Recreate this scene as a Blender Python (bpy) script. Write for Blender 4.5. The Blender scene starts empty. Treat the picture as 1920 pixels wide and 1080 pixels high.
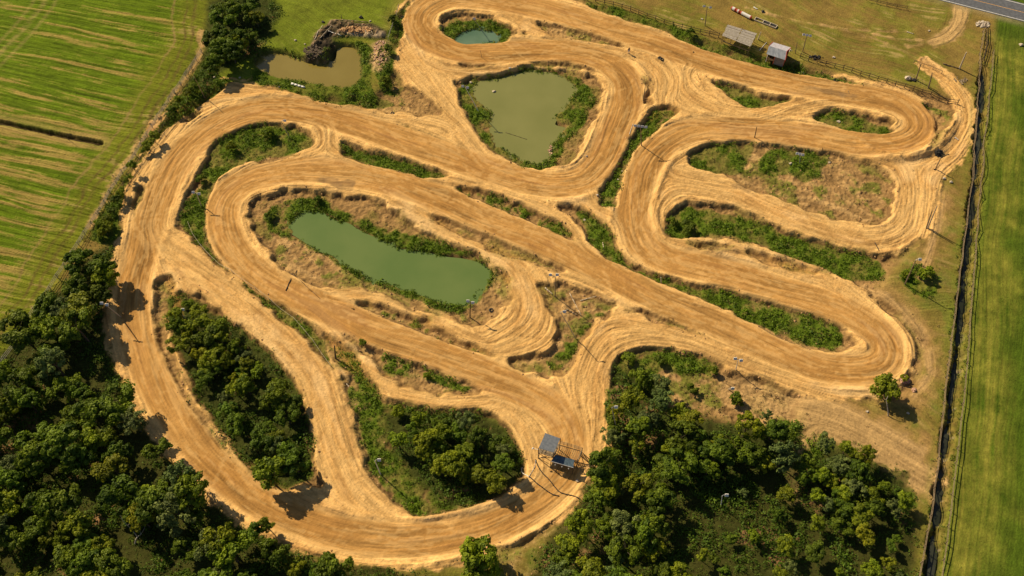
import bpy, math, random
import numpy as np
from mathutils import Vector, Matrix

random.seed(7); np.random.seed(7)
SC = bpy.context.scene
COL = SC.collection

# ------------------------------------------------------------------ camera, sky, sun, exposure
CAMH, PITCH, FPX = 150.0, math.radians(56.0), 1800.0      # drone height, tilt below the horizon, focal length in px of 1920
cam_d = bpy.data.cameras.new('camera'); cam = bpy.data.objects.new('camera', cam_d); COL.objects.link(cam)
cam.location = (0, 0, CAMH); cam.rotation_euler = (math.pi/2 - PITCH, 0, 0)
cam_d.sensor_width = 36.0; cam_d.lens = 36.0*FPX/1920.0; cam_d.clip_start = 0.5; cam_d.clip_end = 6000
SC.camera = cam
SUN_EL = math.radians(39.0)
SHX, SHY = 0.76, -0.65                                    # ground direction the shadows fall in
n_ = math.hypot(SHX, SHY); SHX /= n_; SHY /= n_
world = bpy.data.worlds.new('World'); SC.world = world; world.use_nodes = True
wn = world.node_tree; wn.nodes.clear()
sky = wn.nodes.new('ShaderNodeTexSky'); sky.sky_type = 'NISHITA'; sky.sun_disc = False
sky.sun_elevation = SUN_EL; sky.sun_rotation = math.atan2(-SHX, -SHY); sky.air_density = 1.0; sky.dust_density = 1.5
bg = wn.nodes.new('ShaderNodeBackground'); bg.inputs['Strength'].default_value = 0.05
wo = wn.nodes.new('ShaderNodeOutputWorld')
wn.links.new(sky.outputs[0], bg.inputs[0]); wn.links.new(bg.outputs[0], wo.inputs[0])
sun_d = bpy.data.lights.new('sun', 'SUN'); sun_d.energy = 5.0; sun_d.angle = math.radians(0.53); sun_d.color = (1.0, 0.81, 0.52)
sun = bpy.data.objects.new('sun', sun_d); COL.objects.link(sun)
sdir = Vector((SHX*math.cos(SUN_EL), SHY*math.cos(SUN_EL), -math.sin(SUN_EL)))
sun.rotation_euler = sdir.to_track_quat('-Z', 'Y').to_euler(); sun.location = (-80, 180, 120)
SC.view_settings.view_transform = 'Standard'; SC.view_settings.look = 'None'
SC.view_settings.exposure = 0.16; SC.view_settings.gamma = 1.0
SC.render.engine = 'CYCLES'

# ------------------------------------------------------------------ helpers
cp, sp = math.cos(PITCH), math.sin(PITCH)
def at(px, py, z=0.0):
    """point of the ground plane (height z) that the photograph shows at pixel px, py of 1920x1080"""
    u = (px-960)/FPX; v = (540-py)/FPX
    dy = cp + v*sp; dz = -sp + v*cp
    t = (z-CAMH)/dz
    return (u*t, dy*t)
def tag(o, label=None, cat=None, group=None, kind=None):
    if label: o['label'] = label
    if cat: o['category'] = cat
    if group: o['group'] = group
    if kind: o['kind'] = kind
    return o
def empty(name, loc, rz=0, label=None, cat=None, group=None):
    o = bpy.data.objects.new(name, None); COL.objects.link(o)
    o.empty_display_size = 0.3; o.location = loc; o.rotation_euler = (0, 0, rz)
    return tag(o, label, cat, group)
def npmesh(name, V, F, smooth=False):
    """F is an int array (n,3) or (n,4)"""
    me = bpy.data.meshes.new(name)
    V = np.asarray(V, np.float32); F = np.asarray(F, np.int32); k = F.shape[1]
    me.vertices.add(len(V)); me.vertices.foreach_set('co', V.ravel())
    me.loops.add(F.size); me.loops.foreach_set('vertex_index', F.ravel())
    me.polygons.add(len(F))
    me.polygons.foreach_set('loop_start', np.arange(0, F.size, k, dtype=np.int32))
    me.polygons.foreach_set('loop_total', np.full(len(F), k, np.int32))
    me.polygons.foreach_set('use_smooth', np.full(len(F), smooth, bool))
    me.update(calc_edges=True)
    return me
def link(name, me, mat=None, parent=None):
    o = bpy.data.objects.new(name, me); COL.objects.link(o)
    if mat and not me.materials: me.materials.append(mat)
    if parent: o.parent = parent
    return o
class MB:
    """collects boxes, bars and tubes into one mesh"""
    def __init__(s): s.v = []; s.f = []
    def add(s, vs, fs):
        b = len(s.v); s.v += [tuple(v) for v in vs]; s.f += [tuple(i+b for i in f) for f in fs]; return s
    def box(s, c, d, rz=0.0, M=None):
        x, y, z = d[0]/2, d[1]/2, d[2]/2
        R = M or Matrix.Rotation(rz, 3, 'Z')
        vs = [R @ Vector((a, b, e)) + Vector(c) for a in (-x, x) for b in (-y, y) for e in (-z, z)]
        return s.add(vs, [(0,1,3,2),(4,6,7,5),(0,4,5,1),(2,3,7,6),(0,2,6,4),(1,5,7,3)])
    def tube(s, p, q, r0, r1=None, n=8, cap=True):
        r1 = r0 if r1 is None else r1
        p, q = Vector(p), Vector(q); d = q-p
        if d.length < 1e-6: return s
        R = d.to_track_quat('Z', 'Y').to_matrix()
        vs = []
        for (c, r) in ((p, r0), (q, r1)):
            for i in range(n):
                a = 2*math.pi*i/n; vs.append(c + R @ Vector((r*math.cos(a), r*math.sin(a), 0)))
        fs = [(i, (i+1) % n, n+(i+1) % n, n+i) for i in range(n)]
        if cap: fs += [tuple(range(n-1, -1, -1)), tuple(range(n, 2*n))]
        return s.add(vs, fs)
    def bar(s, p, q, w, h):
        p, q = Vector(p), Vector(q); d = q-p; L = d.length
        R = d.to_track_quat('X', 'Z').to_matrix()
        return s.box((p+q)/2, (L, w, h), M=R)
    def path(s, pts, r, n=6):
        for a, b in zip(pts[:-1], pts[1:]): s.tube(a, b, r, r, n)
        return s
    def quad(s, a, b, c, d, th):
        a, b, c, d = map(Vector, (a, b, c, d)); nn = (b-a).cross(d-a).normalized()*th
        return s.add([a, b, c, d, a-nn, b-nn, c-nn, d-nn], [(0,1,2,3),(7,6,5,4),(0,4,5,1),(1,5,6,2),(2,6,7,3),(3,7,4,0)])
    def build(s, name, mat, parent=None, smooth=False):
        me = bpy.data.meshes.new(name); me.from_pydata([tuple(v) for v in s.v], [], s.f)
        if smooth:
            for p in me.polygons: p.use_smooth = True
        me.update()
        return link(name, me, mat, parent)

# ------------------------------------------------------------------ materials
def nt(name):
    m = bpy.data.materials.new(name); m.use_nodes = True; t = m.node_tree
    return m, t, t.nodes['Principled BSDF']
def objmat(name, c1, c2, scale=6.0, rough=0.7, metal=0.0, bump=0.0, stretch=None):
    m, t, b = nt(name); N = t.nodes; L = t.links
    tc = N.new('ShaderNodeTexCoord'); mp = N.new('ShaderNodeMapping')
    if stretch: mp.inputs['Scale'].default_value = stretch
    n = N.new('ShaderNodeTexNoise'); n.inputs['Scale'].default_value = scale; n.inputs['Detail'].default_value = 5
    r = N.new('ShaderNodeValToRGB'); r.color_ramp.elements[0].position = .35; r.color_ramp.elements[1].position = .68
    r.color_ramp.elements[0].color = (*c1, 1); r.color_ramp.elements[1].color = (*c2, 1)
    L.new(tc.outputs['Object'], mp.inputs[0]); L.new(mp.outputs[0], n.inputs['Vector']); L.new(n.outputs[0], r.inputs[0])
    L.new(r.outputs[0], b.inputs['Base Color'])
    b.inputs['Roughness'].default_value = rough; b.inputs['Metallic'].default_value = metal
    if bump:
        bp = N.new('ShaderNodeBump'); bp.inputs['Strength'].default_value = bump; bp.inputs['Distance'].default_value = .05
        L.new(n.outputs[0], bp.inputs['Height']); L.new(bp.outputs[0], b.inputs['Normal'])
    return m
def leafmat(name, dark, light, hue=0.018):
    """leaf colour mixed by the mesh's own 'tint' attribute, varied tree by tree"""
    m, t, b = nt(name); N = t.nodes; L = t.links
    a = N.new('ShaderNodeAttribute'); a.attribute_name = 'tint'
    mx = N.new('ShaderNodeMix'); mx.data_type = 'RGBA'
    mx.inputs[6].default_value = (*dark, 1); mx.inputs[7].default_value = (*light, 1)
    L.new(a.outputs['Fac'], mx.inputs[0])
    oi = N.new('ShaderNodeObjectInfo'); hs = N.new('ShaderNodeHueSaturation')
    m1 = N.new('ShaderNodeMapRange'); m1.inputs[3].default_value = .5-hue; m1.inputs[4].default_value = .5+hue*.6
    m2 = N.new('ShaderNodeMapRange'); m2.inputs[3].default_value = .8; m2.inputs[4].default_value = 1.3
    sc = N.new('ShaderNodeMath'); sc.operation = 'MULTIPLY'; sc.inputs[1].default_value = 7.31
    fr = N.new('ShaderNodeMath'); fr.operation = 'FRACT'
    L.new(oi.outputs['Random'], m1.inputs[0]); L.new(oi.outputs['Random'], sc.inputs[0]); L.new(sc.outputs[0], fr.inputs[0]); L.new(fr.outputs[0], m2.inputs[0])
    L.new(m1.outputs[0], hs.inputs['Hue']); L.new(m2.outputs[0], hs.inputs['Value']); L.new(mx.outputs[2], hs.inputs['Color'])
    L.new(hs.outputs[0], b.inputs['Base Color']); b.inputs['Roughness'].default_value = .6
    b.inputs['Specular IOR Level'].default_value = .25
    tr = N.new('ShaderNodeBsdfTranslucent'); L.new(hs.outputs[0], tr.inputs[0])
    ms = N.new('ShaderNodeMixShader'); ms.inputs[0].default_value = .30
    L.new(b.outputs[0], ms.inputs[1]); L.new(tr.outputs[0], ms.inputs[2]); L.new(ms.outputs[0], N['Material Output'].inputs[0])
    return m
def watermat(name, col, col2, rough=.12):
    m, t, b = nt(name); N = t.nodes; L = t.links
    g = N.new('ShaderNodeNewGeometry')
    n = N.new('ShaderNodeTexNoise'); n.inputs['Scale'].default_value = .12; n.inputs['Detail'].default_value = 4
    L.new(g.outputs['Position'], n.inputs['Vector'])
    mx = N.new('ShaderNodeMix'); mx.data_type = 'RGBA'; mx.inputs[6].default_value = (*col, 1); mx.inputs[7].default_value = (*col2, 1)
    mr = N.new('ShaderNodeMapRange'); mr.inputs[1].default_value = .35; mr.inputs[2].default_value = .65
    L.new(n.outputs[0], mr.inputs[0]); L.new(mr.outputs[0], mx.inputs[0]); L.new(mx.outputs[2], b.inputs['Base Color'])
    b.inputs['Roughness'].default_value = rough; b.inputs['Specular IOR Level'].default_value = .5
    n2 = N.new('ShaderNodeTexNoise'); n2.inputs['Scale'].default_value = 2.2; n2.inputs['Detail'].default_value = 3
    L.new(g.outputs['Position'], n2.inputs['Vector'])
    bp = N.new('ShaderNodeBump'); bp.inputs['Strength'].default_value = .12; bp.inputs['Distance'].default_value = .03
    L.new(n2.outputs[0], bp.inputs['Height']); L.new(bp.outputs[0], b.inputs['Normal'])
    return m
def groundmat():
    m, t, b = nt('earth_and_grass'); N = t.nodes; L = t.links
    a = N.new('ShaderNodeAttribute'); a.attribute_name = 'albedo'
    g = N.new('ShaderNodeNewGeometry')
    n1 = N.new('ShaderNodeTexNoise'); n1.inputs['Scale'].default_value = 2.6; n1.inputs['Detail'].default_value = 6; n1.inputs['Roughness'].default_value = .7
    n2 = N.new('ShaderNodeTexNoise'); n2.inputs['Scale'].default_value = .35; n2.inputs['Detail'].default_value = 5
    for n in (n1, n2): L.new(g.outputs['Position'], n.inputs['Vector'])
    r1 = N.new('ShaderNodeMapRange'); r1.inputs[1].default_value = .3; r1.inputs[2].default_value = .7; r1.inputs[3].default_value = .80; r1.inputs[4].default_value = 1.2
    r2 = N.new('ShaderNodeMapRange'); r2.inputs[1].default_value = .3; r2.inputs[2].default_value = .7; r2.inputs[3].default_value = .92; r2.inputs[4].default_value = 1.08
    L.new(n1.outputs[0], r1.inputs[0]); L.new(n2.outputs[0], r2.inputs[0])
    # the grain is strong in grass and weak in packed sand (alpha of the attribute)
    gm = N.new('ShaderNodeMix'); gm.data_type = 'FLOAT'; gm.inputs[2].default_value = 1.0
    L.new(a.outputs['Alpha'], gm.inputs[0]); L.new(r1.outputs[0], gm.inputs[3])
    mu = N.new('ShaderNodeMath'); mu.operation = 'MULTIPLY'; L.new(gm.outputs[0], mu.inputs[0]); L.new(r2.outputs[0], mu.inputs[1])
    vm = N.new('ShaderNodeVectorMath'); vm.operation = 'SCALE'
    L.new(a.outputs['Color'], vm.inputs[0]); L.new(mu.outputs[0], vm.inputs['Scale'])
    L.new(vm.outputs[0], b.inputs['Base Color'])
    b.inputs['Roughness'].default_value = .95; b.inputs['Specular IOR Level'].default_value = .1
    bp = N.new('ShaderNodeBump'); bp.inputs['Distance'].default_value = .22
    sm = N.new('ShaderNodeMath'); sm.operation = 'MULTIPLY'; sm.inputs[1].default_value = .75
    L.new(a.outputs['Alpha'], sm.inputs[0]); L.new(sm.outputs[0], bp.inputs['Strength'])
    L.new(n1.outputs[0], bp.inputs['Height']); L.new(bp.outputs[0], b.inputs['Normal'])
    return m
M = {}
M['ground'] = groundmat()
M['wood'] = objmat('weathered_wood', (.17,.12,.07), (.36,.28,.18), 5, .85, stretch=(1,1,.2), bump=.3)
M['grey_wood'] = objmat('grey_boards', (.24,.21,.18), (.50,.46,.40), 7, .85, stretch=(.25,2,2), bump=.3)
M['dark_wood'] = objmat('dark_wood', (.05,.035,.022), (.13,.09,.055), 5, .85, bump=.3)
M['pale_wood'] = objmat('bleached_wood', (.42,.34,.24), (.66,.58,.46), 6, .8)
M['metal'] = objmat('galvanised_metal', (.38,.39,.40), (.60,.61,.62), 3, .45, .6)
M['dark_metal'] = objmat('dark_steel', (.035,.03,.027), (.09,.07,.055), 5, .6, .3)
M['white'] = objmat('white_paint', (.66,.65,.62), (.82,.81,.79), 4, .5)
M['red'] = objmat('red_paint', (.42,.05,.03), (.62,.09,.05), 5, .5)
M['roof_grey'] = objmat('grey_roof_sheet', (.24,.27,.32), (.40,.43,.48), 2.5, .45, .3, stretch=(1,.3,1), bump=.2)
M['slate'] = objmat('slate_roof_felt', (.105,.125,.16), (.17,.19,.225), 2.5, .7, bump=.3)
M['blue_tarp'] = objmat('blue_tarpaulin', (.045,.075,.11), (.10,.16,.21), 2.5, .5, bump=.3)
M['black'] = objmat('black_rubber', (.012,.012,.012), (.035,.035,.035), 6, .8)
M['stone'] = objmat('pale_stone', (.40,.33,.25), (.68,.60,.50), 3, .9, bump=.4)
M['asphalt'] = objmat('asphalt', (.085,.092,.11), (.13,.14,.165), 1.5, .85, bump=.1)
M['paint_white'] = objmat('road_white', (.55,.55,.53), (.78,.78,.76), 3, .7)
M['paint_orange'] = objmat('road_orange', (.55,.30,.08), (.72,.42,.14), 3, .7)
M['bark'] = objmat('bark', (.06,.042,.028), (.16,.12,.085), 8, .9, stretch=(1,1,.2), bump=.5)
M['pale_bark'] = objmat('pale_bark', (.30,.27,.23), (.58,.54,.48), 6, .85, stretch=(1,1,.25))
M['leaf_dark'] = leafmat('dark_green_leaves', (.038,.075,.006), (.175,.255,.011))
M['leaf_mid'] = leafmat('mid_green_leaves', (.07,.115,.006), (.31,.38,.012))
M['leaf_yellow'] = leafmat('yellow_green_leaves', (.08,.11,.006), (.34,.37,.013))
M['leaf_blue'] = leafmat('grey_green_leaves', (.05,.08,.022), (.22,.29,.07))
M['under'] = leafmat('undergrowth_leaves', (.025,.06,.006), (.11,.18,.010))
M['weed'] = leafmat('weed_leaves', (.035,.085,.006), (.165,.265,.009))
M['dryweed'] = leafmat('dry_weeds', (.10,.07,.025), (.30,.22,.085))
M['clod'] = objmat('earth_clods', (.26,.14,.055), (.60,.37,.18), .8, .95)
M['w_green'] = watermat('green_pond_water', (.195,.205,.062), (.225,.23,.075))
M['w_jade'] = watermat('jade_pond_water', (.112,.178,.046), (.14,.20,.056))
M['w_brown'] = watermat('brown_pond_water', (.21,.165,.036), (.24,.19,.046))
M['w_blue'] = watermat('blue_puddle_water', (.07,.14,.085), (.13,.21,.14))
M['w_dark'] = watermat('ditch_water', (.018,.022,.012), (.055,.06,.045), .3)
M['skin'] = objmat('skin', (.45,.25,.16), (.55,.32,.22), 4, .6)
M['cloth_dark'] = objmat('black_cloth', (.015,.015,.018), (.035,.035,.04), 6, .9)
M['cloth_pale'] = objmat('pale_cloth', (.55,.54,.50), (.72,.71,.66), 6, .9)

# ------------------------------------------------------------------ terrain rasters
GX0, GX1, GY0, GY1, CS = -138.0, 138.0, 38.0, 200.0, 0.16
nx = int(round((GX1-GX0)/CS))+1; ny = int(round((GY1-GY0)/CS))+1
xs = GX0 + np.arange(nx)*CS; ys = GY0 + np.arange(ny)*CS
X, Y = np.meshgrid(xs.astype(np.float32), ys.astype(np.float32))
def vnoise(scale, seed, sx=1.0, ang=0.0):
    """smooth value noise -1..1 over the terrain; sx stretches it along direction ang"""
    r = np.random.RandomState(seed)
    c, s = math.cos(ang), math.sin(ang)
    U = (X*c + Y*s)/(scale*sx) + 500; W = (-X*s + Y*c)/scale + 500
    iu = np.floor(U).astype(np.int32); iw = np.floor(W).astype(np.int32)
    fu = U-iu; fw = W-iw; fu = fu*fu*(3-2*fu); fw = fw*fw*(3-2*fw)
    T = r.rand(256, 256).astype(np.float32)*2-1
    iu0, iw0, iu1, iw1 = iu & 255, iw & 255, (iu+1) & 255, (iw+1) & 255
    return (T[iw0, iu0]*(1-fu)*(1-fw) + T[iw0, iu1]*fu*(1-fw) + T[iw1, iu0]*(1-fu)*fw + T[iw1, iu1]*fu*fw).astype(np.float32)
def fbm(scale, seed, o=4, sx=1.0, ang=0.0, g=.55):
    a, t, w = 1.0, 0, 0
    for i in range(o):
        t = t + a*vnoise(scale/2**i, seed+i*17, sx, ang+.3*i*(sx == 1)); w += a; a *= g
    return t/w*1.6
def blur(A, r):
    """three box blurs of radius r cells"""
    A = A.astype(np.float32)
    if r < 1: return A
    for _ in range(2):
        for ax in (0, 1):
            P = np.pad(A, [(r+1, r) if i == ax else (0, 0) for i in (0, 1)], mode='edge')
            C = np.cumsum(P, axis=ax, dtype=np.float64)
            A = ((np.take(C, range(2*r+1, C.shape[ax]), axis=ax) - np.take(C, range(0, C.shape[ax]-2*r-1), axis=ax))/(2*r+1)).astype(np.float32)
    return A
def ss(x, a, b):
    t = np.clip((x-a)/(b-a), 0, 1); return t*t*(3-2*t)
def catmull(P, closed=False, step=1.2):
    P = [np.array(p, float) for p in P]; n = len(P); out = []
    rng = range(n) if closed else range(n-1)
    for i in rng:
        if closed: p0, p1, p2, p3 = P[(i-1) % n], P[i], P[(i+1) % n], P[(i+2) % n]
        else: p0, p1, p2, p3 = P[max(i-1, 0)], P[i], P[i+1], P[min(i+2, n-1)]
        k = max(2, int(np.linalg.norm((p2-p1)[:2])/step))
        for j in range(k):
            t = j/k
            out.append(.5*((2*p1)+(-p0+p2)*t+(2*p0-5*p1+4*p2-p3)*t*t+(-p0+3*p1-3*p2+p3)*t**3))
    out.append(out[0] if closed else P[-1])
    return np.array(out)
wx = fbm(2.2, 11, 3)*.55 ; wy = fbm(2.2, 23, 3)*.55      # ragged edges
def polymask(pts, rag=1.0, spl=False, z=0.0):
    W = np.array([at(p[0], p[1], z) for p in pts])
    if spl: W = catmull(W, True, .8)[:-1]
    m = np.zeros((ny, nx), bool)
    x0, y0 = W.min(0)-2; x1, y1 = W.max(0)+2
    i0, i1 = np.clip([int((x0-GX0)/CS), int((x1-GX0)/CS)+1], 0, nx); j0, j1 = np.clip([int((y0-GY0)/CS), int((y1-GY0)/CS)+1], 0, ny)
    if i1 <= i0 or j1 <= j0: return m
    xx = X[j0:j1, i0:i1]+wx[j0:j1, i0:i1]*rag; yy = Y[j0:j1, i0:i1]+wy[j0:j1, i0:i1]*rag
    ins = np.zeros(xx.shape, bool)
    for k in range(len(W)):
        xa, ya = W[k]; xb, yb = W[(k+1) % len(W)]
        if ya == yb: continue
        ins ^= ((yy > ya) != (yy > yb)) & (xx < (xb-xa)*(yy-ya)/(yb-ya)+xa)
    m[j0:j1, i0:i1] = ins
    return m

dirx = np.zeros((ny, nx), np.float32); diry = np.zeros((ny, nx), np.float32)   # double-angle direction sums
sd_core = np.full((ny, nx), 50, np.float32); sd_dirt = np.full((ny, nx), 50, np.float32)
sd_lane = np.full((ny, nx), 50, np.float32)
def stroke(pts, hw, sh, core, closed=False, wdir=1.0):
    """paint a lane: pts in photo pixels, hw half width of the packed lane, sh loose shoulder"""
    W = []
    for p in pts:
        w = hw if len(p) < 3 else p[2]
        x, y = at(p[0], p[1]); W.append((x, y, w))
    W = catmull(W, closed)
    for a, b in zip(W[:-1], W[1:]):
        h = (a[2]+b[2])/2; R = h+sh+5
        i0 = max(int((min(a[0], b[0])-R-GX0)/CS), 0); i1 = min(int((max(a[0], b[0])+R-GX0)/CS)+1, nx)
        j0 = max(int((min(a[1], b[1])-R-GY0)/CS), 0); j1 = min(int((max(a[1], b[1])+R-GY0)/CS)+1, ny)
        if i1 <= i0 or j1 <= j0: continue
        S = (slice(j0, j1), slice(i0, i1)); dx, dy = b[0]-a[0], b[1]-a[1]; L = math.hypot(dx, dy)
        if L < 1e-5: continue
        rx = X[S]-a[0]; ry = Y[S]-a[1]
        t = np.clip((rx*dx+ry*dy)/(L*L), 0, 1)
        d = np.hypot(rx-t*dx, ry-t*dy)
        ang = math.atan2(dy, dx); w = np.exp(-(d/(h*.75))**2)*wdir + 1e-4*np.exp(-d*.6)
        dirx[S] += w*math.cos(2*ang); diry[S] += w*math.sin(2*ang)
        if core: sd_core[S] = np.minimum(sd_core[S], d-h)
        else: sd_lane[S] = np.minimum(sd_lane[S], d-h)
        sd_dirt[S] = np.minimum(sd_dirt[S], d-h-sh)
    return W
def hw(y): return 3.15+(1080-y)/1080*.9
MAIN = [(1066,868),(1045,905),(1000,948),(930,985),(840,1008),(740,1012),(640,1000),(560,973),(480,935),(410,880),(352,812),(302,740),(268,668),(250,600),(252,530),(268,460),(290,390),(322,318),(368,262),(432,222),(510,204),(600,214),(700,243),(800,277),(900,312),(1000,341),(1055,346),(1100,333),(1130,298),(1152,250),(1174,195),(1176,152),(1145,120),(1080,98),(1000,94),(920,99),(860,96),(808,74),(784,45),(798,15),(850,-6),(930,0),(1010,15),(1100,38),(1200,70),(1300,106),(1400,137),(1500,159),(1600,177),(1680,192),(1722,222),(1715,255),(1670,270),(1600,266),(1500,252),(1400,241),(1310,243),(1250,265),(1212,305),(1192,360),(1187,410),(1207,460),(1255,487),(1320,502),(1400,522),(1480,548),(1560,572),(1622,602),(1662,642),(1655,680),(1600,694),(1520,682),(1430,646),(1330,600),(1230,557),(1130,508),(1030,458),(930,416),(830,374),(740,342),(650,325),(560,318),(480,332),(430,362),(416,402),(427,450),(465,500),(540,545),(620,582),(720,626),(820,663),(900,694),(980,734),(1040,770),(1066,815)]
stroke([(x, y, hw(y)) for x, y in MAIN], 4, 1.5, True, True)
SAND = [  # loose, paler lanes: points, half width, shoulder
 ([(268,430),(330,465),(400,520),(470,575),(535,635),(588,700),(615,770),(630,840),(655,905),(710,965)], 3.2, .9),
 ([(330,640),(330,560),(300,500),(275,440)], 1.6, .8),
 ([(330,560),(305,620),(330,700),(385,785),(450,860),(540,920),(620,955),(700,985)], 1.6, .8),
 ([(600,588),(640,650),(690,700),(770,735),(860,748),(930,748),(985,785),(1008,840),(1020,885)], 2.4, .9),
 ([(620,556),(690,556),(770,590),(850,632),(930,660),(1000,650),(1030,610),(1015,550),(980,500),(920,462),(850,428),(790,392),(735,360)], 2.5, .9),
 ([(960,500),(985,560),(970,610),(930,640)], 3.2, 1.0), ([(940,630),(1000,590),(1000,520)], 3.2, 1.0),
 ([(790,340),(870,348),(940,364),(1020,398),(1065,430),(1095,480)], 1.9, .7),
 ([(900,455),(960,480),(1040,500),(1130,530)], 2.0, .8),
 ([(625,225),(612,262),(590,285),(530,300),(465,318),(425,350)], 2.0, .9),
 ([(600,240),(620,275),(665,308),(740,335),(820,352)], 1.9, .9),
 ([(430,165),(500,172),(600,196),(700,212),(800,222),(860,240),(900,290)], 2.4, 1.0),
 ([(700,230),(790,255),(860,290),(900,320)], 2.4, 1.5),
 ([(765,110),(800,150),(845,200),(880,255),(915,305),(980,335)], 3.2, 1.2),
 ([(775,60),(790,115),(850,134),(920,132),(975,118),(1050,108),(1110,112)], 1.9, .9),
 ([(950,25),(1000,50),(1060,72),(1130,86),(1190,100),(1240,118),(1290,150)], 2.2, 1.0),
 ([(960,85),(1040,88),(1110,96),(1180,105)], 2.4, 1.2),
 ([(1200,90),(1250,120),(1275,165),(1320,195),(1390,215),(1460,208),(1530,185)], 2.6, 1.4),
 ([(1300,110),(1270,160),(1240,200),(1210,215)], 2.6, 1.3), ([(1210,110),(1240,150),(1230,190)], 2.4, 1.0),
 ([(1230,180),(1300,225),(1380,235)], 3.0, 1.4), ([(1440,215),(1500,195),(1560,185)], 2.6, 1.2),
 ([(1735,120),(1775,150),(1803,185),(1808,225),(1795,262),(1768,292)], 1.5, .7),
 ([(1768,292),(1700,308),(1620,292),(1540,278)], 2.0, 1.0), ([(1800,240),(1775,285),(1742,320),(1728,370),(1715,420)], 2.6, .9),
 ([(1690,300),(1712,350),(1704,410),(1675,440),(1620,447),(1540,425),(1460,395),(1380,362),(1310,350),(1262,352),(1232,380)], 2.9, .8),
 ([(1240,310),(1270,330),(1330,345)], 3.4, 1.0), ([(1225,410),(1250,455),(1310,466),(1400,478),(1480,500),(1560,530),(1620,575)], 2.2, 1.0),
 ([(1230,400),(1236,350),(1262,310),(1290,290)], 1.8, .8),
 ([(1085,372),(1115,398),(1150,412),(1172,430)], 1.3, .5), ([(1100,350),(1130,392),(1160,400),(1180,370)], 1.0, .5),
 ([(1080,860),(1085,780),(1090,700),(1110,640),(1150,605),(1220,612),(1300,638),(1390,672),(1480,700),(1560,718),(1630,716)], 2.5, .9),
 ([(1110,860),(1120,780),(1118,710),(1140,655),(1200,630),(1290,640)], 2.0, .9), ([(1050,690),(1070,740),(1100,790)], 2.2, .8),
 ([(300,240),(350,200),(420,180),(500,175)], 1.8, .8), ([(245,400),(255,350),(290,290),(330,240)], 1.8, .6),
 ([(236,440),(222,520),(228,600),(250,690)], 1.2, .5),
]
for pts, h_, s_ in SAND: stroke(pts, h_, s_, False, wdir=.8)
PATHS = [([(1580,528),(1650,548),(1700,590),(1735,640),(1742,700),(1715,740)], .9), ([(1560,540),(1640,575),(1690,620)], .7),
         ([(1765,360),(1755,430),(1740,480),(1725,520)], .8), ([(1797,12),(1790,45),(1772,68),(1745,78)], 1.5), ([(1812,15),(1803,45),(1782,72)], 1.0), ([(1745,76),(1690,74),(1640,64)], .35), ([(1750,80),(1700,86)], .3),
         ([(1380,715),(1480,760),(1580,800),(1680,860),(1740,900)], 3.0), ([(1540,790),(1510,830),(1495,880),(1490,930)], 1.6), ([(1420,740),(1520,755),(1620,800),(1710,850)], 2.6),
         ([(378,60),(372,110),(330,170),(285,235),(225,320),(170,420)], .8), ([(1700,60),(1600,55),(1500,40),(1400,15)], .25), ([(1735,120),(1660,80),(1560,50)], .25)]
sd_keep = sd_dirt.copy(); lane_keep = sd_lane.copy(); sd_path = np.full((ny, nx), 50, np.float32)
for pts, h_ in PATHS:
    sd_dirt[:] = 50; stroke(pts, h_, 0, False, wdir=.6); sd_path = np.minimum(sd_path, sd_dirt)
sd_dirt = sd_keep; sd_lane = lane_keep

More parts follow.
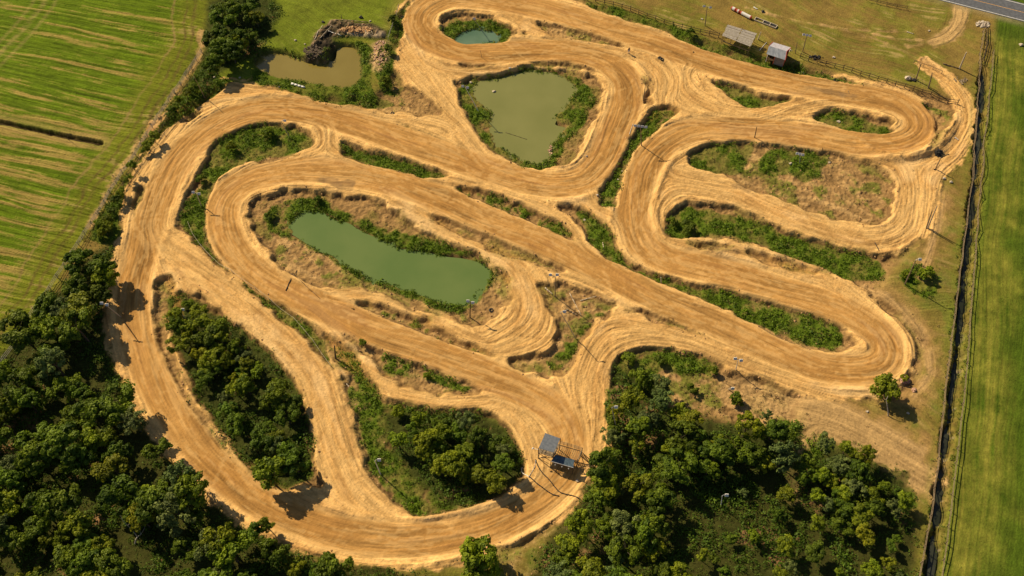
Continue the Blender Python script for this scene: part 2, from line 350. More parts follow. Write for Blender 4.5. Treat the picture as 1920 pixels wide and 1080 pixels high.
# islands of vegetation between the lanes, photo pixels
LUSH = [
 [(818,62),(840,42),(890,31),(935,38),(960,58),(948,78),(900,90),(848,88)],
 [(862,160),(880,143),(930,138),(985,122),(1020,126),(1075,140),(1108,158),(1115,185),(1098,225),(1062,262),(1045,300),(1015,318),(965,305),(925,282),(885,235),(864,195)],
 [(400,150),(470,150),(480,100),(545,100),(600,115),(640,80),(690,85),(700,120),(700,170),(740,190),(700,200),(600,188),(500,162),(440,155),(400,178),(350,215),(310,240),(345,190)],
 [(398,268),(440,237),(500,228),(560,238),(590,256),(575,278),(500,293),(440,312),(400,345),(388,390),(392,430),(430,480),(490,530),(555,585),(600,632),(625,690),(560,625),(480,558),(420,505),(370,455),(338,420),(342,385),(366,350),(385,305)],
 [(495,400),(515,378),(560,364),(610,368),(660,395),(720,420),(790,440),(850,455),(905,482),(925,510),(915,545),(880,575),(850,582),(800,565),(730,540),(660,510),(600,475),(555,450),(505,432)],
 [(640,266),(700,282),(770,300),(845,326),(800,334),(735,325),(680,308),(645,290)],
 [(852,352),(905,353),(970,380),(1030,405),(1070,432),(1085,458),(1040,442),(970,412),(900,385)],
 [(1075,385),(1110,400),(1145,428),(1160,465),(1200,500),(1300,528),(1400,552),(1500,578),(1572,604),(1584,640),(1540,648),(1450,618),(1350,576),(1260,538),(1180,510),(1120,468),(1095,430)],
 [(1250,405),(1275,383),(1340,388),(1420,412),(1500,442),(1600,466),(1652,488),(1662,512),(1620,526),(1540,502),(1450,466),(1380,440),(1320,438),(1275,447),(1252,430)],
 [(1290,288),(1330,268),(1400,260),(1414,268),(1400,308),(1378,324),(1330,320),(1300,308)],
 [(1422,300),(1440,276),(1480,270),(1530,280),(1560,290),(1535,325),(1510,336),(1480,325),(1450,326),(1428,316)],
 [(1532,212),(1552,202),(1600,208),(1640,224),(1680,240),(1674,252),(1630,248),(1560,236),(1532,226)],
 [(1338,153),(1372,156),(1430,175),(1488,184),(1440,198),(1400,200),(1368,180)],
 [(1205,222),(1240,198),(1272,206),(1240,236),(1203,280),(1184,330),(1165,382),(1135,388),(1122,372),(1160,300),(1185,250)],
 [(700,655),(760,668),(830,700),(905,724),(850,728),(780,712),(720,690)],
 [(700,574),(760,590),(830,628),(905,660),(860,655),(790,628),(730,600)],
 [(648,722),(700,738),(800,765),(900,768),(955,800),(982,860),(972,905),(900,942),(810,968),(745,950),(705,895),(672,800)],
 [(312,560),(345,545),(400,582),(460,622),(520,672),(560,730),(580,800),(586,870),(560,912),(505,905),(430,830),(365,735),(325,645)],
 [(1150,680),(1200,652),(1260,655),(1330,668),(1360,690),(1300,700),(1240,700),(1250,760),(1400,790),(1500,800),(1495,880),(1460,920),(1200,900),(1140,800)],
 [(1690,512),(1720,498),(1752,505),(1758,545),(1735,560),(1700,540)],
 [(1100,5),(1200,25),(1300,62),(1420,100),(1520,125),(1640,165),(1790,205),(1740,200),(1640,172),(1560,160),(1490,140),(1420,122),(1320,92),(1220,50),(1120,18)],
 [(745,20),(770,5),(760,50),(738,120),(732,150),(745,170),(720,175),(705,140),(715,80),(730,50)],
 [(1500,840),(1560,815),(1650,850),(1700,890),(1720,950),(1650,960),(1500,940)],
 [(600,625),(640,640),(690,700),(720,745),(700,800),(690,740),(640,690)],
 [(1040,600),(1090,580),(1140,582),(1100,615),(1075,660),(1045,690),(1020,670),(1055,640)],
 [(384,110),(358,148),(318,208),(272,282),(218,366),(165,446),(218,452),(226,400),(246,332),(288,272),(340,210),(400,165),(412,130)],
]
LFAC = {0:1, 1:.78, 4:.75, 5:.75, 6:.5, 7:.8, 13:.75, 14:.5, 15:.5, 16:.8, 18:.8, 20:.9, 21:.7, 22:.8, 23:.65, 24:.7}
SPARSE = [  # mottled: dry earth with thin grass
 [(1420,268),(1540,280),(1640,305),(1680,340),(1672,380),(1640,410),(1560,405),(1460,370),(1380,330)],
 [(500,432),(560,450),(660,510),(730,540),(830,580),(790,585),(700,548),(620,540),(560,530),(510,480)],
 [(1005,530),(1060,540),(1150,575),(1110,610),(1085,660),(1055,700),(1000,700),(950,680),(1030,650),(1040,600)],
 [(640,615),(720,640),(830,688),(920,728),(860,738),(760,725),(690,680)], [(660,565),(760,585),(840,625),(930,668),(860,665),(780,640),(700,600)],
 [(1330,540),(1400,550),(1510,585),(1590,610),(1590,650),(1540,655),(1440,622)],
 [(880,540),(930,500),(958,520),(950,570),(900,605),(860,590)], [(700,172),(760,160),(810,190),(825,215),(760,212),(700,200)],
 [(1280,560),(1360,590),(1300,600),(1200,570)], [(1170,575),(1260,600),(1330,630),(1250,610)],
 [(1090,100),(1150,112),(1200,140),(1225,160),(1215,200),(1205,190),(1210,160),(1160,120)],
 [(1010,42),(1100,58),(1180,88),(1120,82),(1040,66)], [(850,112),(905,110),(940,116),(900,124),(860,120)], [(990,112),(1090,116),(1150,140),(1080,128),(1000,120)],
 [(720,230),(800,250),(880,285),(820,270),(740,248)], [(806,400),(870,418),(960,452),(1062,500),(1020,502),(930,470),(850,434)],
 [(480,290),(540,285),(560,292),(490,308)], [(1280,455),(1340,452),(1380,460),(1350,470)], [(1680,205),(1740,200),(1785,208),(1770,250),(1745,285),(1735,240)],
 [(1395,470),(1460,480),(1560,520),(1500,508),(1420,488)],
 [(300,520),(328,530),(312,600),(330,690),(380,775),(445,855),(515,918),(470,915),(400,850),(342,765),(302,665),(290,590)],
 [(925,1040),(1040,985),(1110,905),(1100,950),(1060,1010),(1020,1090),(930,1090)],
 [(1235,700),(1300,690),(1400,700),(1500,745),(1500,800),(1400,790),(1300,775),(1240,755)],
 [(655,700),(700,760),(720,860),(760,950),(700,900),(670,800)], [(260,345),(285,370),(270,410),(250,395)],
]
lush = np.zeros((ny, nx), np.float32); lfac = np.zeros((ny, nx), np.float32)
for i, p in enumerate(LUSH):
    pm = polymask(p, 1.0, True); lush = np.maximum(lush, pm); lfac = np.maximum(lfac, pm*LFAC.get(i, 1.0))
sparse = np.zeros((ny, nx), np.float32)
for p in SPARSE: sparse = np.maximum(sparse, polymask(p, 1.5, True))
CIRCUIT = [(215,600),(228,420),(300,250),(400,160),(700,190),(745,120),(745,30),(800,-30),(1000,-30),(1300,75),(1640,155),(1830,190),(1790,300),(1730,440),(1640,540),(1745,640),(1700,750),(1500,745),(1480,800),(1240,770),(1130,720),(1110,900),(1000,1020),(850,1060),(640,1050),(470,970),(330,850),(235,740)]
circuit = blur(polymask(CIRCUIT, 1.5), 4)
LEFT = [(-700,-300),(398,-300),(392,-60),(388,20),(376,90),(345,150),(300,220),(250,300),(195,390),(140,470),(85,565),(40,640),(-5,710),(-200,1000),(-700,1300)]
leftf = blur(polymask(LEFT, .8), 4)
RIGHT = [(1880,-300),(1866,60),(1850,260),(1838,420),(1822,600),(1806,760),(1785,920),(1764,1080),(1730,1300),(2600,1300),(2600,-300)]
rightf = blur(polymask(RIGHT, .6), 3)
FOREST = [[(-60,700),(40,640),(90,570),(150,490),(215,452),(222,520),(205,600),(215,680),(250,760),(330,870),(430,960),(560,1040),(760,1075),(900,1090),(900,1250),(-300,1250)],
          [(312,560),(345,545),(400,582),(460,622),(520,672),(560,730),(580,800),(586,870),(560,912),(505,905),(430,830),(365,735),(325,645)],
          [(720,770),(800,770),(900,768),(955,800),(982,860),(972,905),(900,942),(840,950),(760,880),(720,820)],
          [(1150,690),(1240,700),(1250,760),(1400,790),(1500,810),(1495,880),(1560,830),(1700,890),(1720,1000),(1720,1250),(950,1250),(1010,1040),(1120,880),(1140,780)],
          [(388,0),(500,-20),(530,30),(480,100),(430,120),(395,160),(370,180),(385,80)]]
forest = np.zeros((ny, nx), np.float32)
for p in FOREST: forest = np.maximum(forest, polymask(p, 1.2))
DIRTPOLY = [[(1200,95),(1300,110),(1340,155),(1380,185),(1430,205),(1530,195),(1525,232),(1400,232),(1290,228),(1240,200),(1225,160)],
            [(1060,700),(1095,625),(1145,590),(1220,605),(1290,640),(1180,648),(1140,680),(1130,760),(1110,860),(1060,800)],
            [(900,480),(1000,520),(1045,600),(1030,650),(940,668),(870,620),(930,590),(955,540)],
            [(760,130),(850,140),(862,210),(930,300),(880,300),(820,235),(700,215),(790,190),(755,160)],
            [(1680,290),(1790,280),(1735,370),(1700,440),(1690,360)], [(1225,300),(1290,280),(1300,330),(1400,350),(1640,420),(1400,370),(1240,360)],
            [(270,440),(340,470),(400,530),(350,560),(320,545),(290,600),(240,600)]]
dirtpoly = np.zeros((ny, nx), np.float32)
for p in DIRTPOLY: dirtpoly = np.maximum(dirtpoly, polymask(p, 1.0))

WL = -1.05   # pond level
PONDS = {
 'pond_water_a': ([(895,167),(907,155),(937,150),(973,138),(993,137),(1040,143),(1070,160),(1073,173),(1057,193),(1040,213),(1027,227),(1052,237),(1043,260),(1027,273),(1025,300),(1007,304),(973,290),(947,277),(933,253),(930,227),(923,207),(907,193),(895,180)], 'w_green', 'wide green pond inside the triangular bend of the track'),
 'pond_water_b': ([(480,123),(493,103),(533,103),(575,117),(612,119),(625,94),(641,88),(660,90),(672,101),(676,127),(672,154),(657,166),(633,165),(589,159),(540,151),(500,137)], 'w_brown', 'brown hooked pond below the rubble bank'),
 'pond_water_c': ([(553,418),(568,406),(590,400),(610,402),(640,421),(663,427),(683,440),(710,455),(750,472),(790,477),(820,482),(853,485),(887,493),(912,503),(918,517),(907,530),(887,547),(872,570),(847,568),(813,557),(773,540),(733,530),(697,517),(663,500),(640,480),(613,473),(580,453),(560,440)], 'w_jade', 'long jade green pond between two straights'),
 'pond_water_d': ([(858,77),(868,64),(885,58),(905,60),(925,66),(920,76),(895,82),(870,83)], 'w_blue', 'small blue green puddle in the weedy oval island')}
pond = np.zeros((ny, nx), np.float32)
for k, (p, m_, l_) in PONDS.items(): pond = np.maximum(pond, polymask(p, .45, True, WL))
# ditch along the right fence, trench in the crop field
def line_sd(pts):
    d_ = np.full((ny, nx), 99, np.float32); W = np.array([at(*p) for p in pts])
    for a, b in zip(W[:-1], W[1:]):
        dx, dy = b-a; L2 = dx*dx+dy*dy
        t = np.clip(((X-a[0])*dx+(Y-a[1])*dy)/L2, 0, 1)
        d_ = np.minimum(d_, np.hypot(X-a[0]-t*dx, Y-a[1]-t*dy))
    return d_
DITCH = [(1845,130),(1838,240),(1828,360),(1812,500),(1800,620),(1788,730),(1768,880),(1745,1080),(1732,1200)]
d_ditch = line_sd(DITCH)
d_trench = line_sd([(-60,216),(0,228),(100,250),(188,268)])
d_lane = line_sd([(1110,30),(1240,62),(1290,80)])
print('rasters', nx, ny)

# ------------------------------------------------------------------ masks
rag = fbm(1.6, 41, 4); rag2 = fbm(6, 51, 4)
dirt = ss(-(sd_dirt + rag*.75), -.35, .35)
dirt = np.maximum(dirt, blur(dirtpoly, 2)*.98)
isl = blur(np.maximum(lush, sparse*.9), 1)
core_keep = ss(-(sd_core + rag*.3), .1, .7)
dirt = dirt*(1-isl*(1-core_keep))
lane = ss(-(sd_lane + rag*.3), -.2, .9)
core = ss(-(sd_core + rag*.25), -.2, .5)*dirt
path = ss(-(sd_path + rag*.7), -.5, .7)*(1-dirt)*(1-np.clip(forest*.8, 0, 1))
f1 = fbm(1.1, 101, 4); f3 = fbm(3.5, 131, 4); f9 = fbm(10, 151, 4); f30 = fbm(30, 171, 3)
lushm = blur(lush, 2)*(1-dirt)*(1-pond)*ss(f3*.55+f1*.45+(blur(lfac, 2)*2-1)*.85, -.25, .2)
sparsem = blur(sparse, 2)*(1-dirt)
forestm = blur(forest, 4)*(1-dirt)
inner = circuit*(1-dirt)
# ---- flow direction and line-integral-convolved streaks
S1 = np.array(at(188,268))-np.array(at(0,228)); SA = math.atan2(S1[1], S1[0])       # direction of the crop rows
T1 = np.array(at(1560,110))-np.array(at(1400,50)); TA = math.atan2(T1[1], T1[0])
R1 = np.array(at(1815,720))-np.array(at(1860,200)); RA = math.atan2(R1[1], R1[0])
amb = fbm(14, 77, 2)*.5
bx = np.cos(2*(TA+amb)); by = np.sin(2*(TA+amb))
bx = bx*(1-leftf)+np.cos(2*SA)*leftf; by = by*(1-leftf)+np.sin(2*SA)*leftf
bx = bx*(1-rightf)+np.cos(2*RA)*rightf; by = by*(1-rightf)+np.sin(2*RA)*rightf
mg = np.hypot(dirx, diry)+1e-9
wd = np.clip(mg*40, 0, 1)*(1-leftf)*(1-rightf)
ang = .5*np.arctan2(diry/mg*wd+by*(1-wd)*.8, dirx/mg*wd+bx*(1-wd)*.8)
ang = ang + fbm(9, 91, 2)*.10
DX = np.cos(ang).astype(np.float32); DY = np.sin(ang).astype(np.float32)
def lic(Nz, L, st):
    acc = Nz.copy(); cnt = 1
    for sg in (1, -1):
        px = np.tile(np.arange(nx, dtype=np.float32), (ny, 1)); py = np.tile(np.arange(ny, dtype=np.float32)[:, None], (1, nx))
        vx, vy = DX*sg, DY*sg
        for i in range(L):
            px += vx*st; py += vy*st
            ix = np.clip(px, 0, nx-1).astype(np.int32); iy = np.clip(py, 0, ny-1).astype(np.int32)
            acc += Nz[iy, ix]; cnt += 1
            ax, ay = DX[iy, ix], DY[iy, ix]
            f = np.where(ax*vx+ay*vy < 0, -1, 1).astype(np.float32); vx, vy = ax*f, ay*f
    acc /= cnt
    return (acc-acc.mean())/acc.std()
n1 = np.random.rand(ny, nx).astype(np.float32)
lf = lic(n1, 26, 1.0)                      # fine tyre lines
l2 = lic(np.random.rand(ny, nx).astype(np.float32), 9, 1.0)
lc = lic(blur(np.random.rand(ny, nx), 1), 26, 2.0)    # broad grooves
lb = lic(blur(np.random.rand(ny, nx), 4), 20, 3.0)
print('lic done')
# crossing tyre marks: single wheel lines that wander off the racing direction
rs_ = np.random.RandomState(4); NTR = 2600
dj, di = np.nonzero(dirt > .7); k_ = rs_.randint(0, len(dj), NTR)
tx = di[k_].astype(np.float32); ty = dj[k_].astype(np.float32); off = rs_.normal(0, .09, NTR).astype(np.float32); cur = rs_.normal(0, .0022, NTR)
sg0 = rs_.choice([-1, 1], NTR); vx = DX[dj[k_], di[k_]]*sg0; vy = DY[dj[k_], di[k_]]*sg0; life = rs_.randint(60, 420, NTR); sgn = rs_.choice([-1., 1.], NTR, p=[.55, .45])
trk = np.zeros((ny, nx), np.float32)
for st_ in range(420):
    ix = np.clip(tx, 0, nx-1).astype(int); iy = np.clip(ty, 0, ny-1).astype(int); al = (life > st_) & (dirt[iy, ix] > .5)
    np.maximum.at(trk, (iy[al & (sgn > 0)], ix[al & (sgn > 0)]), 1.0); np.minimum.at(trk, (iy[al & (sgn < 0)], ix[al & (sgn < 0)]), -1.0)
    ax, ay = DX[iy, ix], DY[iy, ix]; f = np.where(ax*vx+ay*vy < 0, -1, 1); th = np.arctan2(ay*f, ax*f)+off; off = off+cur
    vx, vy = np.cos(th), np.sin(th); tx = tx+vx; ty = ty+vy
trk = blur(trk, 1)*2.2
grain = np.random.randn(ny, nx).astype(np.float32)
f05 = fbm(.55, 211, 3)

# ------------------------------------------------------------------ heights
Db = blur(dirt, 3)
hole = (1-Db)*blur(circuit, 6)
Z = -.95*ss(hole, .05, .95)
edge = Db*(1-Db)*4                                           # the shoulder where lane meets bank
berm = np.exp(-((sd_core-.5)/.75)**2)*dirt
Z += .38*berm*ss(f9*.6+f3*.5, -.5, .6) + .16*edge*np.clip(.6+rag2, 0, 1.6)
Z += dirt*(1-core)*((.065-.035*lane)*lc+.035*lf+.016*l2+.045*f1*(1-.6*lane)+.025*f05*(1-.6*lane)+.03*lb) + core*(.030*lc+.026*lf+.010*l2) - dirt*.028*trk*(1-.8*core)
bank = inner*(1-lushm*.6)
creep = ss(f9*.5+f3*.6+f1*.3, .25, .8)*edge*circuit
Z += bank*(.16*f1+.13*f3+.015*lc+.11*f05) + lushm*.14*f1
Z += (1-circuit)*(.02*lf+.03*f1)
Z += path*.06*lc
Z -= .05*core
jump = 0
pb = blur(pond, 3)
Z = Z*(1-pb) + (-2.1)*pb - .25*ss(blur(pond, 8), .05, .5)*(1-pb)
tb = ss(.62-d_ditch+rag*.55+rag2*.4, -.6, .4)
Z = Z*(1-tb) + (-1.35)*tb
tr = ss(.55-d_trench+rag*.12, -.3, .3); Z = Z*(1-tr) - .95*tr
Z += leftf*(.05*lf+.04*lb)
# rubble bank above the brown pond
rub = blur(polymask([(560,118),(585,80),(600,52),(625,40),(700,45),(725,60),(715,72),(650,66),(632,74),(622,92),(610,112),(580,116)], 1.2), 3)
Z += rub*(.9+.35*f1+.25*f3)
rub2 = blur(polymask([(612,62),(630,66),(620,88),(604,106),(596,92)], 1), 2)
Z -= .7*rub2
# sand mound ridge at the outside of the right hairpin, heap by the lower right bend
for p_, hgt in (([(1610,268),(1655,285),(1700,284),(1735,272),(1755,250),(1780,225),(1795,222),(1785,250),(1760,290),(1700,300),(1650,298)], .9),
                ([(1690,70),(1700,68),(1702,74),(1692,76)], .3), ([(700,100),(725,90),(735,110),(725,150),(705,140)], .6),
                ([(1560,555),(1600,560),(1600,570),(1570,565)], .3), ([(1300,465),(1340,455),(1390,470),(1370,480),(1320,478)], .35)):
    Z += blur(polymask(p_, 1), 4)*hgt*(1+.2*f1)
eb = np.minimum(np.minimum(X-GX0, GX1-X), np.minimum(Y-GY0, GY1-Y)); Z *= ss(eb, 0.0, 4.0)
ROADPX = [(1700,-14),(1760,0),(1920,41),(2100,88)]
ra = np.array(at(1755,-1)); rb = np.array(at(1920,41)); rd = (rb-ra)/np.linalg.norm(rb-ra); rn = np.array([-rd[1], rd[0]])
sroad = (X-ra[0])*rn[0]+(Y-ra[1])*rn[1]                     # metres beyond the near edge of the road
Z *= 1-ss(sroad, -2.5, -.6)

# ------------------------------------------------------------------ surface colours of the ground (albedo)
def mix(A, B, t): return A*(1-t[..., None]) + np.asarray(B, np.float32)*t[..., None]
def cmul(c, k): return np.asarray(c, np.float32)[None, None]*k[..., None]
olive = cmul((.245,.172,.046), 1+.22*f3+.12*f1+.08*lf)
green = cmul((.115,.16,.010), 1+.20*f3+.15*f1+.10*lf)
straw = cmul((.44,.31,.13), 1+.12*f1+.10*lf)
gmix = ss(f9*.6+f3*.35+lc*.16+.0, -.35, .45)
C = mix(olive, green, gmix*.75) if False else olive*(1-gmix[..., None]*.6)+green*gmix[..., None]*.6
def put(B, t):
    global C
    t = np.clip(t, 0, 1)[..., None]; C = C*(1-t)+B*t
put(straw, ss(f9*.35+f3*.35+lc*.28, .30, .85)*.6)
# meadow near the top centre is greener
MEAD = blur(polymask([(380,-250),(740,-250),(745,0),(720,60),(560,140),(380,200)], 1), 10)
put(green*1.12, MEAD*.85)
# crop field: rows of straw and green
brow = (X*-math.sin(SA)+Y*math.cos(SA))
row = np.sin(brow*2*math.pi/3.6 + f9*1.2 + vnoise(30, 5, 1, 0)*2)*.35 + np.sin(brow*2*math.pi/1.45+f9)*.22 + lb*.38 + lc*.50 + lf*.25
low = ss(at(0,150)[1]-Y + f9*10, -14, 30)
edgeL = blur((polymask([(-700,-300),(355,-300),(335,30),(300,90),(255,170),(205,260),(150,350),(95,440),(40,520),(-60,640),(-400,1000),(-700,1000)], 2)).astype(np.float32), 10)
fld = green*1.0
fr_ = ss(row + low*.95 - .38, .05, 1.1)*edgeL
lc_ = cmul((.115,.178,.008), (1+.14*lf+.08*l2+.1*f1)*(1+.14*np.sin(brow*2*math.pi/1.45+f9)+.10*lc+.05*f9))
lc_ = lc_*(1-fr_[..., None]*.85) + cmul((.35,.25,.075), 1+.15*lf)*fr_[..., None]*.85
lc_ = lc_*(1-(1-edgeL)[..., None]*.5) + cmul((.175,.165,.018), 1+.2*f3+.16*lf+.1*lc)*(1-edgeL)[..., None]*.6
put(lc_, leftf)
put(straw*.9, leftf*(1-edgeL)*ss(f3*.5+f1*.4+lc*.4, .35, 1.0)*.55)
for k_, (o_, w_) in enumerate(((2.6, .45), (4.6, .35), (7.5, .3))):
    dl = line_sd([(396,-20),(384,90),(353,145),(310,208),(262,280),(204,368),(152,452),(88,552),(20,660),(-60,790)])
    put(cmul((.13,.085,.03) if k_ < 2 else (.30,.21,.08), 1+.2*f1), leftf*np.exp(-((dl-o_+f9*1.2+f3*.3)/w_)**2)*(.55+.35*f3))
tl = line_sd([(100,-40),(80,10),(40,60),(-10,110),(-60,150)])
put(straw, leftf*np.exp(-(tl/.7)**2)*.45*(.6+.5*f1)); put(straw, leftf*np.exp(-((tl-2.6)/.5)**2)*.25)
put(cmul((.05,.035,.015), 1+.2*f1), tr*leftf)
put(cmul((.40,.28,.10), 1+.2*f1), leftf*np.exp(-((d_trench-1.3)/.7)**2)*.5)
# right field
rg = cmul((.066,.110,.008), 1+.12*f3+.16*f1+.05*lf+.10*grain)
rdist = line_sd([(1864,100),(1850,260),(1838,420),(1822,600),(1806,760),(1785,920),(1764,1080),(1750,1200)])
rg = rg + cmul((.16,.11,.025), 1+.3*f1)*np.clip(ss(6.5-rdist+f9*5, -4.5, 4)*(.55+.35*f3+.18*lc), 0, 1)[..., None]
put(rg, rightf)
# right verge and clearing below right: brownish olive
VERGE = blur(polymask([(1700,300),(1835,100),(1830,420),(1800,700),(1760,1000),(1720,1080),(1500,950),(1240,760),(1240,700),(1500,735),(1700,760),(1745,640),(1600,520),(1700,450)], 2), 6)
put(cmul((.26,.18,.055), 1+.2*f3+.2*f1+.1*lf), VERGE*.45*ss(f3*.6+f9*.4+lc*.15, -.4, .5))
put(cmul((.115,.15,.02), 1+.2*f1), VERGE*ss(f9*.5+f3*.5+f1*.2, .15, .65)*.7)
put(cmul((.42,.25,.10), 1+.2*f1+.08*lf), ss(-(sd_path-3.0+rag*2), 0, 3)*VERGE*.5)
# inside of the circuit: earth banks
soil = cmul((.37,.225,.092), 1+.28*f1+.2*f3+.07*grain)
dsoil = cmul((.15,.085,.035), 1+.3*f1)
put(soil, inner*(1-forestm)*.95)
put(dsoil, inner*ss(f1*.6+f3*.5+.15*grain, .05, .7)*.65)
put(cmul((.15,.15,.025), 1+.2*f1), inner*ss(f3*.7+f9*.4+.15*grain, .0, .5)*.6)
put(cmul((.58,.38,.165), 1+.15*f1+.08*lf), sparsem*ss(f1*.5+lc*.3+f3*.3, -.3, .5)*.55)
put(cmul((.13,.155,.02), 1+.25*f1), sparsem*ss(f3*.8+f1*.3, -.05, .4)*.8)
put(cmul((.085,.135,.010), 1+.25*f1+.1*grain), lushm*(.60+.4*ss(f3, -.5, .2)))
put(cmul((.17,.12,.045), 1+.3*f1), lushm*ss(f3*.7+f1*.5, .35, .9)*.7)
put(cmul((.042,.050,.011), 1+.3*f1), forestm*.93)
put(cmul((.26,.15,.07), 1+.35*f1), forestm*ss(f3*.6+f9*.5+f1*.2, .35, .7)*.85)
put(cmul((.46,.30,.13), 1+.12*f1+.10*lf+.10*lc), path*.85)
# steep banks show bare earth
gy, gx = np.gradient(blur(Z, 1), CS); slope = np.hypot(gx, gy)
put(cmul((.17,.098,.042), 1+.3*f1+.25*lf*.4), ss(slope, .28, .6)*circuit*(1-dirt)*.75)
# loose sand and packed lane
sand = cmul((.77,.48,.18), 1+.11*lf+.075*l2+.09*lc+.07*f3+.05*f1+.03*grain)
sand = sand*(1-.16*lane[..., None])
sdk = cmul((.40,.215,.075), 1+.08*lf)
put(sand, dirt)
put(sdk, dirt*(1-core)*ss(lc*.5+lb*.3+f3*.8+lf*.3+f9*.4, .5, 1.5)*(.75-.35*lane))
pk = cmul((.435,.230,.066), 1+.11*lf+.065*l2+.085*lc+.11*lb+.06*f9+.02*grain)
put(pk, core*ss(-sd_core+f3*.5, -.1, 1.2)*(.85+.15*ss(f9, -.4, .4)))
put(pk*1.12, lane*(1-core)*ss(-sd_lane+f3*.6, .2, 1.6)*.5*ss(f9*.5+f3*.3+lb*.2, -.5, .5))
put(cmul((.35,.18,.06), 1+.07*lf), core*ss(lb*.5+f9*.45+lc*.3, .2, 1.2)*.75)
put(cmul((.25,.13,.045), 1+.07*lf), core*ss(lf*.7+lc*.7, 1.2, 2.2)*.55)
put(cmul((.30,.165,.06), 1+.2*f1), dirt*(1-core)*ss(sd_dirt*-1, 1.1, .1)*ss(f1*.6+lf*.3, -.2, .6)*.6)
put(cmul((.30,.16,.055), 1+.07*lf), dirt*np.clip(trk, 0, 1)*(.34-.16*core)*(.6+.8*ss(f9, -.3, .4)))
put(cmul((.82,.55,.24), 1+.07*lf), dirt*np.clip(-trk, 0, 1)*.26)
put(cmul((.78,.50,.20), 1+.05*lf), dirt*np.exp(-((sd_core+.15)/.55)**2)*.6*ss(f9*.6+f3*.5+lf*.1, -.4, .7))
for c_, w_ in (((632,344),(4.2,1.6)), ((1345,465),(4.6,1.5)), ((1560,172),(6,1.2)), ((1400,350),(3,1))):     # damp stains
    q = at(*c_); e = ((X-q[0]+wx*2)/w_[0])**2+((Y-q[1]+wy*1.5+.25*(X-q[0]))/w_[1])**2
    put(cmul((.24,.15,.07), 1+.2*f1+.1*lf), ss(1-e, 0, .5)*.62*(1+.5*rag))
put(cmul((.86,.60,.29), 1+.06*lf+.04*f1), dirt*(1-core*.85)*ss(f9*.5+lb*.35+f3*.35, .25, 1.1)*.55)
put(cmul((.30,.22,.07), 1+.25*f1+.1*grain), creep*(1-core)*.8)
# pond shores, rubble, ditch
put(cmul((.20,.13,.06), 1+.3*f1), ss(blur(pond, 5), .08, .4)*(1-dirt)*.5)
put(cmul((.085,.06,.042), 1+.4*f1), rub*(.9)); put(cmul((.34,.24,.16), 1+.3*f1), rub*ss(f1*.8+f3*.2, .15, .6)*.7)
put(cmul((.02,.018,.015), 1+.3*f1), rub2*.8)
put(cmul((.55,.42,.27), 1+.1*f1), blur(polymask([(640,56),(700,68),(722,60),(724,68),(710,72),(660,68),(640,62)], .5), 1)*.9)
put(cmul((.56,.36,.20), 1+.3*f1), blur(polymask([(695,80),(725,74),(735,84),(728,110),(720,140),(706,135),(690,110),(705,98)], 1.4), 2)*.7)
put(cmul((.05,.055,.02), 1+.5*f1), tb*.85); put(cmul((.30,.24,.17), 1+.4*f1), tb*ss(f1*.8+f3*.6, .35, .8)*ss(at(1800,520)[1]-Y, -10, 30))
put(cmul((.15,.19,.02), 1+.25*f1+.15*grain), np.exp(-((d_ditch-2.0)/.55)**2)*(rightf+.35)*.8)
shd = ss(sroad, -2.6, -.2); put(cmul((.30,.245,.14), 1+.25*f1), shd*ss(3-sroad, 0, 1)*(.45+.4*f3)*.9)
put(green*.9, ss(sroad, 13, 15)*.8)
C = np.clip(C, .004, .9)
Agrain = np.clip(1-core*.72-dirt*.22, .2, 1)
print('colours done')

# ------------------------------------------------------------------ ground meshes: one sheet, cut along what it is
idx = np.arange(ny*nx, dtype=np.int32).reshape(ny, nx)
quads = np.stack([idx[:-1, :-1], idx[:-1, 1:], idx[1:, 1:], idx[1:, :-1]], -1).reshape(-1, 4)
P3 = np.stack([X, Y, Z], -1).reshape(-1, 3); CA = np.concatenate([C, Agrain[..., None]], -1).reshape(-1, 4).astype(np.float32)
def fc(A): return A[:-1, :-1].ravel()
cat = np.zeros(len(quads), np.int8)
cat[fc(leftf) > .5] = 1; cat[fc(rightf) > .5] = 2; cat[fc(dirt) > .5] = 3
def ground_piece(name, q, label, extra=None):
    u, inv = np.unique(q, return_inverse=True); q2 = inv.reshape(q.shape).astype(np.int32)
    V = P3[u]; col = CA[u]
    if extra is not None:
        b = len(V); EV, EF, EC = extra; V = np.concatenate([V, EV]); q2 = np.concatenate([q2, EF+b]).astype(np.int32); col = np.concatenate([col, EC])
    me = npmesh(name, V, q2, True)
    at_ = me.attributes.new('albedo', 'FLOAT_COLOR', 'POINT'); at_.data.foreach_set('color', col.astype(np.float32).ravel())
    o = link(name, me, M['ground']); tag(o, label, kind='structure'); return o
B_ = 2500.0
ev = [(-B_,-B_,0),(GX0,-B_,0),(GX1,-B_,0),(B_,-B_,0),(-B_,GY0,0),(GX0,GY0,0),(GX1,GY0,0),(B_,GY0,0),(-B_,GY1,0),(GX0,GY1,0),(GX1,GY1,0),(B_,GY1,0),(-B_,B_,0),(GX0,B_,0),(GX1,B_,0),(B_,B_,0)]
ef = [(r*4+c, r*4+c+1, (r+1)*4+c+1, (r+1)*4+c) for r in range(3) for c in range(3) if not (r == 1 and c == 1)]
ec = np.tile(np.array([.14,.16,.022,1.0]), (16, 1))
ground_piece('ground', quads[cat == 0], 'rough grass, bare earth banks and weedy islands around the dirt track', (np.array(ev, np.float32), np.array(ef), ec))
ground_piece('crop_field', quads[cat == 1], 'mown green and straw striped crop field on the left')
ground_piece('grass_field', quads[cat == 2], 'smooth green grass field beyond the ditch on the right')
ground_piece('dirt_track', quads[cat == 3], 'winding sandy motocross track with tyre lines')
